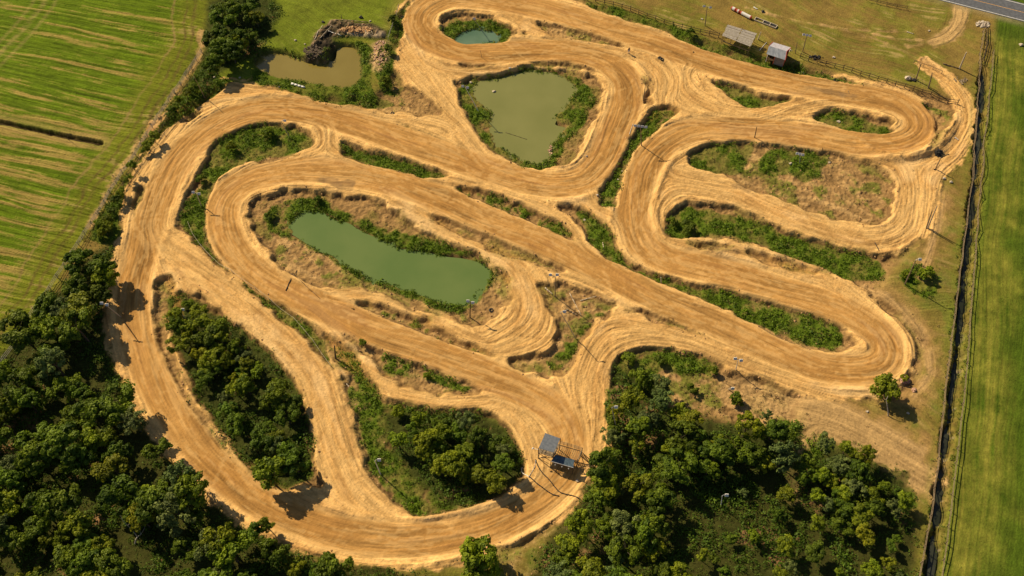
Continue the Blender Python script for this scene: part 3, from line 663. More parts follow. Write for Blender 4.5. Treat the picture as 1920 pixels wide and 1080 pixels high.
def gz(x, y):
    i = min(max((x-GX0)/CS, 0), nx-1.001); j = min(max((y-GY0)/CS, 0), ny-1.001)
    a, b = int(i), int(j); u, v = i-a, j-b
    return float(Z[b, a]*(1-u)*(1-v)+Z[b, a+1]*u*(1-v)+Z[b+1, a]*(1-u)*v+Z[b+1, a+1]*u*v)
def on(px, py, minz=None):
    x, y = at(px, py)
    for _ in range(3):
        z = gz(x, y)
        if minz is not None: z = max(z, minz)
        x, y = at(px, py, z)
    z = gz(x, y)
    if minz is not None: z = max(z, minz)
    return Vector((x, y, z))
# ---- water
def sheet(name, W, z, mat, label):
    from mathutils.geometry import tessellate_polygon
    tris = tessellate_polygon([[Vector((p[0], p[1], 0)) for p in W]])
    me = bpy.data.meshes.new(name); me.from_pydata([(p[0], p[1], z) for p in W], [], [tuple(t) for t in tris]); me.update()
    if me.polygons[0].normal.z < 0: me.flip_normals()
    return tag(link(name, me, mat), label, kind='structure')
for k, (p, mt, lb_) in PONDS.items():
    W = np.array([at(q[0], q[1], WL) for q in p]); W = catmull(W, True, .8)[:-1]
    c = W.mean(0); dd = W-c; W = c+dd*(1+1.8/np.maximum(np.linalg.norm(dd, axis=1), 1))[:, None]
    sheet('pond_water', W, WL, M[mt], lb_)
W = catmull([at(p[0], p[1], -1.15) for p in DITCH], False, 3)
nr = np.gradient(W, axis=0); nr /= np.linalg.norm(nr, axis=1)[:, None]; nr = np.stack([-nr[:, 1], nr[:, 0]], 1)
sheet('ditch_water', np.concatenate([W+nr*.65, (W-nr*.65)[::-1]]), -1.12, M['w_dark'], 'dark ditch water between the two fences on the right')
# ---- asphalt road
def strip(name, s0, s1, z, mat, label, a=-60, b=160):
    p = [ra+rd*a+rn*s0, ra+rd*b+rn*s0, ra+rd*b+rn*s1, ra+rd*a+rn*s1]
    me = bpy.data.meshes.new(name); me.from_pydata([(q[0], q[1], z) for q in p], [], [(0, 1, 2, 3)]); me.update()
    if me.polygons[0].normal.z < 0: me.flip_normals()
    return tag(link(name, me, mat), label, kind='structure')
RW = 6.6
strip('road', 0, RW, .05, M['asphalt'], 'grey asphalt road crossing the top right corner')
strip('road_edge_line', .28, .45, .056, M['paint_white'], 'white edge line on the near side of the road')
strip('road_centre_line', RW/2-.07, RW/2+.07, .056, M['paint_orange'], 'orange centre line on the road')
strip('road_edge_line', RW-.45, RW-.28, .056, M['paint_white'], 'white edge line on the far side of the road')
# ------------------------------------------------------------------ leaf geometry
def leaf_quads(C_, Nn, size, rs, asp=.75):
    """one rhombic leaf clump per point: centres, normals, sizes -> vertices, faces"""
    n = len(C_); a = rs.randn(n, 3); Nn = Nn/np.linalg.norm(Nn, axis=1)[:, None]
    t = np.cross(Nn, a); t /= np.linalg.norm(t, axis=1)[:, None]+1e-9; b = np.cross(Nn, t)
    s = size[:, None]
    V = np.stack([C_-t*s, C_-b*s*asp+Nn*s*.15, C_+t*s, C_+b*s*asp+Nn*s*.15], 1).reshape(-1, 3)
    return V, np.arange(4*n).reshape(n, 4)
def leaf_mesh(name, V, F, tint):
    me = npmesh(name, V, F)
    a = me.attributes.new('tint', 'FLOAT', 'FACE'); a.data.foreach_set('value', np.clip(tint, 0, 1).astype(np.float32))
    return me
def make_crown(name, seed, lobes=15, leaves=2600, flat=.8, spread=.80, lr=(.24, .44), size=(.05, .095), gap=.0):
    rs = np.random.RandomState(seed); Cs, Ns, Ss, Ts = [], [], [], []
    ctr = []
    for i in range(lobes):
        for _ in range(20):
            d = rs.randn(3); d /= np.linalg.norm(d)
            if d[2] > -.35: break
        r = spread*(.35+.65*rs.rand()**.6) if i else .1
        c = d*r*np.array([1, 1, flat]); R = rs.uniform(*lr)*(1.15-.35*r)
        ctr.append((c, R))
    tot = sum(R*R for c, R in ctr)
    for c, R in ctr:
        k = int(leaves*R*R/tot); ns = rs.randint(6, 10); lt = .45*(rs.rand()-.5)
        sd = rs.randn(ns, 3); sd /= np.linalg.norm(sd, axis=1)[:, None]; sd[:, 2] = np.abs(sd[:, 2])*.8-.15
        sr = R*rs.uniform(.30, .55, ns)
        for i in range(ns):
            kk = max(4, k//ns); d = rs.randn(kk, 3); d /= np.linalg.norm(d, axis=1)[:, None]
            d[:, 2] = np.where(d[:, 2] < -.4, -d[:, 2], d[:, 2])
            p = c+sd[i]*R*rs.uniform(.5, .85)+d*(sr[i]*(.55+.6*rs.rand(kk)**.8))[:, None]*np.array([1, 1, .8])
            Cs.append(p); Ns.append(d+sd[i]*.5+rs.randn(kk, 3)*.45+np.array([0, 0, .2])); Ss.append(rs.uniform(size[0], size[1], kk))
            Ts.append(np.clip(.45+lt+.3*(rs.rand()-.5)+.4*(rs.rand(kk)-.5), 0, 1))
    V, F = leaf_quads(np.concatenate(Cs), np.concatenate(Ns), np.concatenate(Ss), rs)
    return leaf_mesh(name, V, F, np.concatenate(Ts))
CROWNS = {'leaf_dark': [make_crown('crown', 10+i, 15, 3400) for i in range(4)],
          'leaf_mid': [make_crown('crown', 30+i, 17, 3400, .85, .80, (.26, .46)) for i in range(4)],
          'leaf_yellow': [make_crown('crown', 50+i, 15, 2600, .9, .82, (.22, .38), (.05, .09)) for i in range(3)],
          'leaf_blue': [make_crown('crown', 70+i, 24, 3000, .8, .82, (.17, .30), (.035, .065)) for i in range(3)]}
for k, v in CROWNS.items():
    for me in v: me.materials.append(M[k])
def make_trunk(name, seed):
    rs = random.Random(seed); m = MB(); p = Vector((0, 0, -.06)); r = .055; top = []
    for i in range(5):
        q = p+Vector((rs.uniform(-.05, .05), rs.uniform(-.05, .05), .16)); m.tube(p, q, r, r*.84, 7, i == 0); p = q; r *= .84
        if i > 1:
            for _ in range(2):
                a = rs.uniform(0, 6.28); e = p+Vector((math.cos(a)*.32, math.sin(a)*.32, rs.uniform(.16, .32))); mid = (p+e)/2+Vector((0, 0, .04))
                m.tube(p, mid, r*.6, r*.4, 5); m.tube(mid, e, r*.4, r*.15, 5)
    me = bpy.data.meshes.new(name); me.from_pydata([tuple(v) for v in m.v], [], m.f); me.materials.append(M['bark']); me.update(); return me
TRUNKS = [make_trunk('trunk', i) for i in range(4)]
NT = 0
def tree(x, y, R, H, kind, label, group, name='broadleaf_tree', cat='tree', seed=None):
    """R crown radius, H height of the crown's centre"""
    global NT
    NT += 1; rs = random.Random(NT*31+5)
    t = empty(name, (x, y, gz(x, y)), rs.uniform(0, 6.28), label, cat, group)
    c = bpy.data.objects.new('crown', rs.choice(CROWNS[kind])); COL.objects.link(c); c.parent = t
    c.location = (0, 0, H); c.scale = (R*rs.uniform(.82, 1.2), R*rs.uniform(.82, 1.2), R*rs.uniform(.85, 1.15)); c.rotation_euler = (0, 0, rs.uniform(0, 6.28))
    k = bpy.data.objects.new('trunk', rs.choice(TRUNKS)); COL.objects.link(k); k.parent = t
    s = H/.74; k.scale = (max(R*.9, s*.6), max(R*.9, s*.6), s)
    return t
def inside(x, y, W):
    c = False
    for k in range(len(W)):
        xa, ya = W[k]; xb, yb = W[(k+1) % len(W)]
        if (ya > y) != (yb > y) and x < (xb-xa)*(y-ya)/(yb-ya)+xa: c = not c
    return c
ORD = [a+' ' for a in 'first second third fourth fifth sixth seventh eighth ninth tenth eleventh twelfth thirteenth fourteenth fifteenth sixteenth'.split()]
def proj(x, y, z):
    dy, dz = y, z-CAMH; f = dy*cp-dz*sp; v = dy*sp+dz*cp
    return 960+FPX*x/f, 540-FPX*v/f
KN = {'leaf_dark': 'dark green', 'leaf_mid': 'bright green', 'leaf_yellow': 'yellow green', 'leaf_blue': 'feathery grey'}
def grove(poly, zc, dmin, rr, mixw, where, gname, holes=(), seed=1, maxn=90, sub=None):
    W = [at(p[0], p[1], zc) for p in poly]; HL = [[at(p[0], p[1], zc) for p in h_] for h_ in holes]
    rs = random.Random(seed); pts = []
    x0, x1 = min(p[0] for p in W), max(p[0] for p in W); y0, y1 = min(p[1] for p in W), max(p[1] for p in W)
    for _ in range(9000):
        x, y = rs.uniform(x0, x1), rs.uniform(y0, y1)
        if not inside(x, y, W) or any(inside(x, y, h_) for h_ in HL): continue
        R = rs.uniform(*rr)
        if any((x-a)**2+(y-b)**2 < (dmin*(R+c)*.5)**2 for a, b, c, _ in pts): continue
        q = rs.random(); acc = 0; kd = 'leaf_dark'
        for k, w in mixw:
            acc += w
            if q < acc: kd = k; break
        pts.append((x, y, R, kd))
        if len(pts) >= maxn: break
    sets = {}
    for x, y, R, kd in pts:
        w_ = where(x, y, R) if callable(where) else where
        H = R*rs.uniform(1.15, 1.6); t = tree(x, y, R, H, kd, None, None)
        sets.setdefault((kd, w_), []).append((proj(x, y, H)[0], t))
    for (kd, w_), L in sets.items():
        L.sort(key=lambda e: e[0]); n = len(L)
        for i, (_, t) in enumerate(L):
            if n == 1: t['label'] = f'{KN[kd]} tree {w_}'; continue
            t['label'] = (f'{ORD[i]}{KN[kd]} tree from left, {w_}' if 0 < i < n-1 else f'{"leftmost" if i == 0 else "rightmost"} {KN[kd]} tree {w_}'); t['group'] = f'{KN[kd]} trees {w_}'
    return pts
DARK = [('leaf_dark', .60), ('leaf_mid', .22), ('leaf_blue', .10), ('leaf_yellow', .08)]
MIXD = [('leaf_dark', .32), ('leaf_mid', .42), ('leaf_yellow', .16), ('leaf_blue', .10)]
def near(L):
    def f(x, y, R=2):
        px, py = proj(x, y, R*1.3)
        return min(L, key=lambda e: (e[0]-px)**2+(e[1]-py)**2)[2]
    return f
zoneD = near([(205,490,'between field fence and left bend'),(120,580,'along the middle crop field fence'),(30,690,'at the crop field fence end'),(170,690,'in the wood left of the left bend'),
  (40,800,'halfway down the left photo edge'),(140,810,'in the dark middle of the left wood'),(240,830,'touching the lower left bend'),(40,930,'low on the left photo edge'),(130,960,'left of the bare dead tree'),
  (330,950,'right of the bare dead tree'),(60,1050,'in the bottom left corner'),(200,1060,'at the bottom edge below the bare dead tree'),(350,1060,'at the bottom edge below the lower left bend'),(500,1040,'at the bottom edge near the shadow'),(640,1075,'at the bottom edge left of the lone bright tree'),(-60,900,'just outside the left photo edge')])
holeD = [[(150,900),(190,880),(215,950),(280,990),(310,1040),(250,1060),(190,1010),(150,960)], [(280,840),(330,850),(350,900),(300,880)]]
gD = grove([(-70,760),(10,690),(60,610),(100,545),(150,480),(205,440),(216,500),(205,560),(190,610),(202,700),(235,770),(300,830),(345,900),(420,960),(500,1010),(620,1060),(700,1110),(500,1160),(-120,1160)], 3.0, .78, (1.6, 3.6), DARK, zoneD, '', holeD, 3, 120)
zoneH = near([(360,160,'in the hedge strip beside the upper crop field fence'),(300,260,'in the hedge strip halfway along the crop fence'),(215,400,'in the hedge strip above the left wood')])
gH = grove([(352,165),(378,168),(310,228),(250,320),(212,400),(204,450),(172,450),(215,385),(272,292),(318,218)], .8, .74, (.7, 1.35), [('leaf_mid', .8), ('leaf_dark', .2)], zoneH, '', (), 21, 26)
gA = grove([(318,590),(352,570),(400,600),(455,640),(510,690),(548,745),(566,810),(560,860),(520,880),(480,850),(430,790),(370,710),(330,640)], 2.0, .76, (1.5, 2.5), MIXD, near([(370,620,'at the upper end of the leaf shaped island'),(450,690,'in the upper middle of the leaf shaped island'),(510,760,'in the middle right of the leaf shaped island'),(460,790,'on the lower left side of the leaf shaped island'),(530,850,'at the lower end of the leaf shaped island')]), '', (), 5, 40)
gB = grove([(735,790),(800,780),(880,785),(935,810),(955,850),(945,885),(900,905),(850,900),(800,860),(745,830)], 2.0, .76, (1.5, 2.3), MIXD, near([(790,800,'in the left half of the round island'),(900,800,'in the upper right of the round island'),(890,870,'in the lower right of the round island')]), '', (), 8, 22)
zoneC = near([(1180,720,'in the right thicket, upper left'),(1180,820,'in the right thicket, left side'),(1270,780,'in the right thicket, upper middle'),(1300,870,'in the right thicket, centre'),(1430,830,'in the right thicket, right end'),(1420,920,'below the right end of the thicket'),
  (1150,920,'just right below the start tower'),(1100,1000,'outside the bottom bend, right of the lone tree'),(1080,1070,'at the bottom edge right of the lone bright tree'),(1200,1040,'in the wood at bottom centre right'),(1300,1060,'at the bottom edge near the small clearing'),(1420,1040,'at the bottom edge, right of the small clearing'),(1560,1040,'at the bottom edge left of the ditch'),(1660,1060,'at the bottom edge closest to the ditch'),(1560,870,'right of the dirt path under the clearing'),(1650,900,'at the right tip of the wood by the verge'),(1540,960,'in the wood low right beside the verge')])
gC = grove([(1150,710),(1230,705),(1290,770),(1350,800),(1440,800),(1480,825),(1475,865),(1400,880),(1310,885),(1250,930),(1250,1000),(1290,1110),(1040,1120),(1050,1040),(1090,960),(1130,880),(1130,800)], 2.6, .78, (1.6, 3.3), MIXD, zoneC, '', [[(1225,970),(1290,930),(1330,1010),(1290,1070),(1240,1030)]], 9, 60)
gC2 = grove([(1515,850),(1570,825),(1640,860),(1690,905),(1700,960),(1640,980),(1540,950),(1500,900)], 1.6, .74, (1.2, 2.2), [('leaf_dark', .35), ('leaf_mid', .4), ('leaf_blue', .25)], 'in the bushes right of the dirt path', '', (), 19, 26)
for i, (px, py, r_, k_, lb_) in enumerate([(1385,745,1.5,'leaf_mid','green bush in the middle of the lower right clearing'),(1300,725,1.1,'leaf_dark','dark bush at the left of the lower right clearing'),(1440,775,1.3,'leaf_blue','grey green bush at the right of the lower right clearing'),(1340,690,1.0,'leaf_mid','small bush at the top of the lower right clearing')]):
    x_, y_ = at(px, py, r_*.7); tree(x_, y_, r_, r_*.7, k_, lb_, None, 'bush', 'bush')
gC3 = grove([(1330,920),(1500,930),(1560,990),(1700,1000),(1690,1110),(1300,1110)], 1.2, 1.15, (.9, 2.2), MIXD, 'thinly scattered along the lower right edge', '', [[(1340,930),(1440,930),(1460,1010),(1370,1000)]], 29, 24)
gE = grove([(392,0),(450,-30),(500,10),(470,60),(440,100),(400,130),(384,120),(395,60)], 2.5, .8, (1.8, 3.0), [('leaf_dark', 1)], 'beside the crop field corner above the brown pond', '', (), 12, 16)
def one(px, py, R, H, kd, label, name='broadleaf_tree', cat='tree', z=None):
    x, y = at(px, py, H); return tree(x, y, R, H, kd, label, None, name, cat)
one(447,80,2.6,3.0,'leaf_yellow','big yellow green tree leaning over the left tip of the brown pond')
one(480,35,1.9,2.4,'leaf_yellow','smaller yellow green bush tree standing above the pond corner tree')
one(892,1055,4.2,3.2,'leaf_mid','lone bright tree at the bottom edge, below the widest part of the bottom bend')
one(505,885,2.9,4.6,'leaf_mid','tall leaning tree at the lower tip of the leaf shaped island, shading the track')
one(547,862,2.4,4.4,'leaf_dark','dark tree at the island tip right behind the leaning tall tree')
one(330,960,4.3,4.2,'leaf_blue','large feathery grey green tree below the lower left bend')
one(250,790,3.0,4.0,'leaf_blue','grey green feathery tree touching the outside of the lower left bend')
one(195,505,2.7,3.6,'leaf_dark','tall dark tree whose jagged shadow falls on the left bend')
one(185,550,2.4,3.0,'leaf_dark','dark tree below the one shading the left bend')
one(500,985,1.3,2.4,'leaf_mid','small thin tree at the track edge below the leaning tall tree')
one(1657,733,2.9,2.1,'leaf_mid','lone bright bushy tree with a long shadow below the right hairpin','small_tree')
one(945,860,1.9,3.9,'leaf_dark','dark tree at the right end of the round island, shading the bottom bend')
one(930,900,1.8,3.4,'leaf_mid','green tree at the lower right rim of the round island')
one(1140,925,2.4,2.9,'leaf_mid','bright round tree at the track edge just below the start tower')
one(1700,515,1.0,.8,'leaf_mid','low bush behind the leaning lamp pole by the right verge','bush','bush')
one(1735,515,1.9,.7,'leaf_mid','broad green bush right of the leaning lamp pole','bush','bush')
one(1295,60,1.1,1.1,'leaf_dark','dark bush at the meadow fence left of the board shelter','bush','bush')
for i, (px, py, r_, k_, lb_) in enumerate([(735,35,1.2,'leaf_dark','dark bush on the bank outside the top left hairpin, upper one'),(728,95,1.3,'leaf_dark','dark bush between the rubble bank and the top hairpin'),(722,150,1.3,'leaf_mid','green bush right of the pink earth heap'),
     (800,700,.8,'leaf_mid','small round bush in the strip above the round island'),(680,640,.8,'leaf_mid','small bush at the upper end of the middle grass strip'),(1290,420,1.6,'leaf_dark','dark bush inside the U shaped bend at centre right'),(1262,410,1.2,'leaf_dark','smaller dark bush at the tip inside the U shaped bend'),
     (505,400,1.1,'leaf_dark','dark bush at the left end of the long pond'),(595,370,1.0,'leaf_dark','dark bush on the north shore of the long pond'),(430,270,1.4,'leaf_mid','bushy clump at the top of the curved left island'),(500,243,1.5,'leaf_mid','broad bushy clump under the first upper bend'),(375,330,1.3,'leaf_dark','dark clump on the left side of the curved left island'),
     (1698,708,.8,'leaf_yellow','yellow bush beside the pink rock heap'),(1180,668,1.4,'leaf_mid','bush at the upper left corner of the lower right thicket'),(1240,672,1.3,'leaf_dark','dark bush in the upper rim of the lower right thicket'),(350,565,1.4,'leaf_mid','bright bush at the top tip of the leaf shaped island'),
     (745,770,1.5,'leaf_mid','bright bush at the upper left corner of the round island')]):
    one(px, py, r_, r_*.75, k_, lb_, 'bush', 'bush')
print('trees', NT, len(gD), len(gA), len(gB), len(gC), len(gE))

# ------------------------------------------------------------------ ground cover
def scatter(name, prob, per_m2, leaves, rad, hgt, size, mat, label, seed, tall=None, asp=.6):
    rs = np.random.RandomState(seed)
    p = (prob*CS*CS*per_m2).ravel(); cnt = rs.poisson(p.clip(0, 4)); ii = np.repeat(np.arange(len(p)), cnt)
    x = X.ravel()[ii]+rs.uniform(-.1, .1, len(ii)); y = Y.ravel()[ii]+rs.uniform(-.1, .1, len(ii)); z = Z.ravel()[ii]
    s = rs.uniform(.5, 1.2, len(ii))
    if tall is not None: s = s*tall.ravel()[ii]
    n = len(ii); K = leaves
    a = rs.uniform(0, 6.283, (n, K)); r = np.sqrt(rs.rand(n, K))*rad*s[:, None]; h = hgt*s[:, None]*(1-.55*(r/(rad*s[:, None]))**2)*rs.uniform(.45, 1.05, (n, K))
    Cc = np.stack([x[:, None]+r*np.cos(a), y[:, None]+r*np.sin(a), z[:, None]+h], -1).reshape(-1, 3)
    Nn = np.stack([np.cos(a)*.7, np.sin(a)*.7, np.full_like(a, .9)], -1).reshape(-1, 3)+rs.randn(n*K, 3)*.4
    V, F = leaf_quads(Cc, Nn, (rs.uniform(size[0], size[1], (n, K))*np.clip(s[:, None], .5, 1.5)).ravel(), rs, asp)
    ct = rs.rand(n, 1)*.6+.2
    me = leaf_mesh(name, V, F, (ct+rs.uniform(-.2, .25, (n, K))).ravel())
    o = link(name, me, M[mat]); tag(o, label, kind='stuff'); print(name, n, len(F)); return o
inframe = ss(eb, 3, 6)
tall = np.clip(.95+.75*f3+.35*f1, .35, 1.9)
lw = lushm*inframe*(.35+.65*ss(f3+f1*.3, -.6, .1))
clearF = 1-np.clip(forestm, 0, 1)
scatter('weeds', lw*clearF*(1-ss(blur((sroad > -9).astype(np.float32), 2), .2, .8)), 6.0, 7, .34, .42, (.07, .17), 'weed', 'lush green weeds and ferns on the islands between the lanes', 1, tall)
scatter('undergrowth', forestm*inframe*(.3+.7*ss(f3, -.4, .3)), 5.0, 7, .45, .65, (.09, .2), 'under', 'dark tangled undergrowth below the trees', 2, tall)
bankm = creep*.5*inframe+(inner*(1-lushm*.8)*(1-forestm)*.35+sparsem*.45)*inframe*(1-tb)*(1-rub)
scatter('dry_weeds', bankm*ss(f3*.6+f1*.5, -.1, .5)+VERGE*.10*ss(f1, .1, .6)*inframe, 3.2, 6, .28, .24, (.05, .13), 'dryweed', 'dry brown weeds on the earth banks', 3)
shore = np.clip(ss(blur(pond, 9), .03, .25)-blur(pond, 1)*1.4, 0, 1)*(1-dirt)
fenceveg = np.exp(-((line_sd([(378,110),(330,190),(282,262),(220,370),(175,440)])-1.2)/1.3)**2)+np.exp(-((d_ditch-1.25)/.55)**2)*.9
scatter('bank_plants', np.clip(shore*ss(f3+f1*.4, -.35, .3)+fenceveg*.7*(1-dirt), 0, 1)*inframe, 7, 6, .26, .34, (.06, .14), 'weed', 'green plants fringing the ponds, the ditch and the fences', 4, tall)
meadow = (1-circuit)*(1-leftf)*(1-rightf)*(1-forestm)*(1-dirt)*(1-path)*inframe*ss(-sroad, 2, 4)
scatter('grass_tufts', meadow*ss(f1*.5+f3*.5+grain*.15, .15, .6)*.5+rightf*.07*inframe*ss(f1, 0, .5)*ss(-sroad, 2, 4), .9, 5, .22, .12, (.04, .10), 'weed', 'short rough grass tufts on the meadow and verges', 5)
# clods of earth and stones too many to count
def clods(name, prob, per_m2, size, mat, label, seed):
    rs = np.random.RandomState(seed); p = (prob*CS*CS*per_m2).ravel(); cnt = rs.poisson(p.clip(0, 3)); ii = np.repeat(np.arange(len(p)), cnt); n = len(ii)
    x = X.ravel()[ii]+rs.uniform(-.1, .1, n); y = Y.ravel()[ii]+rs.uniform(-.1, .1, n); z = Z.ravel()[ii]; s = size[0]+(size[1]-size[0])*rs.rand(n)**3
    base = np.array([(1,0,-.3),(.3,.95,-.3),(-.8,.6,-.3),(-.8,-.6,-.3),(.3,-.95,-.3),(.45,.1,.6),(-.35,.35,.7),(-.1,-.45,.55)], float)
    Fb = np.array([(0,1,5),(1,2,6),(1,6,5),(2,3,6),(3,7,6),(3,4,7),(4,0,5),(4,5,7),(5,6,7)])
    V = base[None]*(1+.3*rs.randn(n, 8, 3))*s[:, None, None]; a = rs.uniform(0, 6.28, n); ca, sa = np.cos(a)[:, None], np.sin(a)[:, None]
    V = np.stack([V[..., 0]*ca-V[..., 1]*sa+x[:, None], V[..., 0]*sa+V[..., 1]*ca+y[:, None], V[..., 2]*.8+z[:, None]], -1)
    F = (Fb[None]+8*np.arange(n)[:, None, None]).reshape(-1, 3)
    o = link(name, npmesh(name, V.reshape(-1, 3), F), M[mat]); tag(o, label, kind='stuff'); print(name, n)
ed = np.clip(edge, 0, 1)*circuit
clods('earth_clods', (ed*.9+inner*(1-lushm)*.35+sparsem*.4+rub*2)*inframe*(1-pb)*(.3+.7*ss(f1, -.1, .5)), 2.2, (.05, .26), 'clod', 'loose clods of sandy earth along the lane edges', 6)

# ------------------------------------------------------------------ fences
def fence(name, px, h, spacing, rails, mat, label, postr=.07, railr=.035, jit=.0, square=False):
    W = [on(*p) for p in px]; pts = []
    L = [0]
    for a, b in zip(W[:-1], W[1:]): L.append(L[-1]+(b-a).xy.length)
    n = max(2, int(L[-1]/spacing)); rs = random.Random(len(label))
    for i in range(n+1):
        d = L[-1]*i/n
        k = max(j for j in range(len(L)-1) if L[j] <= d+1e-6); t = (d-L[k])/(L[k+1]-L[k]); p = W[k].lerp(W[k+1], t)
        p.x += rs.uniform(-jit, jit); p.y += rs.uniform(-jit, jit); p.z = gz(p.x, p.y); pts.append(p)
    root = empty(name, W[0], 0, label, 'fence'); o = W[0]
    tops = []
    for p in pts:
        hh = h*rs.uniform(.93, 1.1); tp = p-o+Vector((rs.uniform(-.05, .05), rs.uniform(-.05, .05), hh)); tops.append((p-o, tp))
        MB().tube(p-o-Vector((0, 0, .3)), tp, postr, postr*.85, 6).build('post', M[mat], root)
    for r in rails:
        m = MB()
        for (a, ta), (b, tb_) in zip(tops[:-1], tops[1:]):
            p, q = a.lerp(ta, r*rs.uniform(.97, 1.02)), b.lerp(tb_, r*rs.uniform(.97, 1.02)); off = Vector((0, -postr-.02, 0))
            if railr < .02:
                mid = (p+q)/2-Vector((0, 0, .04)); m.tube(p+off, mid+off, railr, railr, 4); m.tube(mid+off, q+off, railr, railr, 4)
            else: m.bar(p+off, q+off, railr, railr*2.6)
        m.build('rail', M[mat], root)
    return root
F1 = [(380,100),(353,140),(313,200),(267,273),(210,360),(160,443),(93,547),(60,593),(23,657),(-5,700)]
fence('field_fence', F1, 1.35, 2.6, (.35, .65, .95), 'grey_wood', 'weathered post and rail fence between the crop field and the track', .08, .04, .1)
fence('field_fence', [(x+13, y+6) for x, y in F1[1:5]], 1.1, 3.2, (.5, .92), 'dark_wood', 'second dark lower fence running just inside the crop field fence', .07, .03, .15)
fence('meadow_fence', [(1085,-6),(1093,-2),(1173,17),(1240,42),(1280,54),(1347,70)], 1.3, 2.1, (.45, .9), 'dark_wood', 'dark post and rail fence at the meadow left of the board shelter', .09, .045)
fence('meadow_fence', [(1500,108),(1513,113),(1580,130),(1640,149),(1697,165),(1740,179),(1795,195)], 1.3, 1.9, (.45, .9), 'dark_wood', 'dark post and rail fence right of the red trimmed hut', .09, .045)
fence('ditch_fence', [(1842,60),(1834,115),(1833,150),(1827,235),(1817,360),(1800,493),(1770,722),(1747,922),(1720,1085)], 1.25, 2.7, (.5, .95), 'wood', 'brown timber fence on the track side of the ditch', .09, .05, .05)
fence('ditch_fence', [(1860,100),(1849,200),(1835,360),(1817,593),(1807,722),(1788,887),(1762,1085)], 1.2, 2.9, (.5, .92), 'wood', 'weathered timber fence on the field side of the ditch', .08, .045, .05)
fence('ditch_fence', [(1846,50),(1848,90),(1840,120)], 1.1, 1.6, (.6, .95), 'dark_wood', 'short dark fence piece leading to the culvert near the road', .08, .05)
fence('hairpin_fence', [(748,15),(738,45),(728,75)], 1.1, 1.9, (.5, .9), 'grey_wood', 'short grey fence left of the topmost hairpin', .06, .03)
fence('rope_fence', [(353,420),(367,450),(377,463),(413,497),(460,530),(480,543),(513,567),(553,600),(587,640),(622,686)], .75, 3.2, (.95,), 'pale_wood', 'pale rope fence on low stakes beside the inner left lane', .05, .034, .14)
fence('road_fence', [(1625,2),(1660,10),(1700,18)], 1.0, 2.2, (.5, .9), 'dark_wood', 'short dark fence in the meadow near the road', .06, .04)
fence('corner_fence', [(1713,118),(1727,123),(1750,130),(1765,138)], .9, 2.0, (.9,), 'wood', 'low rail beside the two timber gate posts', .06, .04)

# ------------------------------------------------------------------ poles
def pole(b, t, label, kind='T', mat='wood', r=.085, name='light_pole', lamps=2, arm=.7, shear=1.0):
    """b, t: photo pixels of the foot and the top; the height is the one that makes the pole stand nearly upright"""
    B = on(*b); best = None
    for i in range(10, 140):
        h = i*.1; q = at(t[0], t[1], B.z+h); d = math.hypot(q[0]-B.x, q[1]-B.y)
        if best is None or d < best[0]: best = (d, h, q)
    d, h, q = best; h = max(h, 2.0); r *= 1.35
    q = at(t[0], t[1], B.z+h); T = Vector((q[0]-B.x, q[1]-B.y, h))
    root = empty(name, B, 0, label, 'lamp pole' if lamps else 'pole')
    MB().tube((0, 0, -.3), T*.5, r, r*.85, 8).tube(T*.5, T, r*.85, r*.6, 8).build('pole', M[mat], root)
    if kind == 'T':
        a = Vector((arm, -.15, -.05)); MB().bar(T-a, T+a, .07, .09).build('crossarm', M['metal'], root)
        pos = [T+a*(2*i/(lamps-1)-1) if lamps > 1 else T+a for i in range(lamps)]
    elif kind == 'Y':
        pos = [T+Vector((-.9, .1, .5)), T+Vector((.35, .1, .5))][:lamps]
        m = MB()
        for p in pos: m.tube(T, p, .05, .04, 6)
        m.build('arm', M['metal'], root)
    elif kind == 'hook':
        p1 = T+Vector((.25, .1, .25)); p2 = T+Vector((.7, .1, .15)); MB().tube(T, p1, .05, .045, 6).tube(p1, p2, .045, .04, 6).build('arm', M['metal'], root); pos = [p2]
    else: pos = []
    for p in pos[:max(lamps, 0)]:
        R = Matrix.Rotation(.9, 3, 'X'); m = MB(); m.box(p+Vector((0, -.05, .06)), (.58, .44, .2), M=R); m.box(p+Vector((0, .06, .2)), (.2, .16, .12), M=R); m.build('lamp', M['white'], root)
    return root
pole((1322,48),(1326,13),'tall lamp pole left of the board shelter','T',lamps=2)
pole((1505,97),(1513,66),'lamp pole with a cross of lamps right of the red trimmed hut','T',lamps=3)
pole((1717,150),(1727,119),'bare timber gate post left of its twin near the right meadow','none','wood',.12,'gate_post',0)
pole((1741,165),(1748,137),'bare timber gate post right of its twin, white at the foot','none','wood',.12,'gate_post',0)
pole((1799,129),(1812,98),'thick leaning bleached post near the ditch fence','none','pale_wood',.14,'leaning_post',0)
pole((1415,258),(1419,238),'short dark post at the edge of the upper right lane','none','dark_wood',.08,'marker_post',0)
pole((1500,306),(1500,289),'lamp pole with white lamps in the green patch at right centre','T','metal',lamps=3,arm=.55)
pole((1203,273),(1201,237),'lamp pole with four lamps on the bank above the U bend','T',lamps=4,arm=1.1)
pole((1206,188),(1210,160),'leaning bare pole at the top of the grassy bank strip','none','wood',.08,'utility_pole',0)
pole((1041,556),(1041,519),'tall Y shaped lamp pole in the middle of the circuit','Y','wood')
pole((881,595),(882,566),'lamp pole at the right end of the long pond, casting a long shadow','T','dark_wood',lamps=2,arm=.45)
pole((378,388),(368,362),'lamp pole on the left island between the two left bends','T','metal',lamps=2,arm=.6)
pole((385,185),(364,144),'thin bare pole between the crop fence and the first bend','none','wood',.07,'utility_pole',0)
pole((543,257),(528,228),'slim pole on the upper edge of the curved left island','hook','grey_wood',.06,lamps=1)
pole((227,594),(196,570),'leaning lamp pole at the outer edge of the left bend','T','pale_wood',.09,lamps=2,arm=.5)
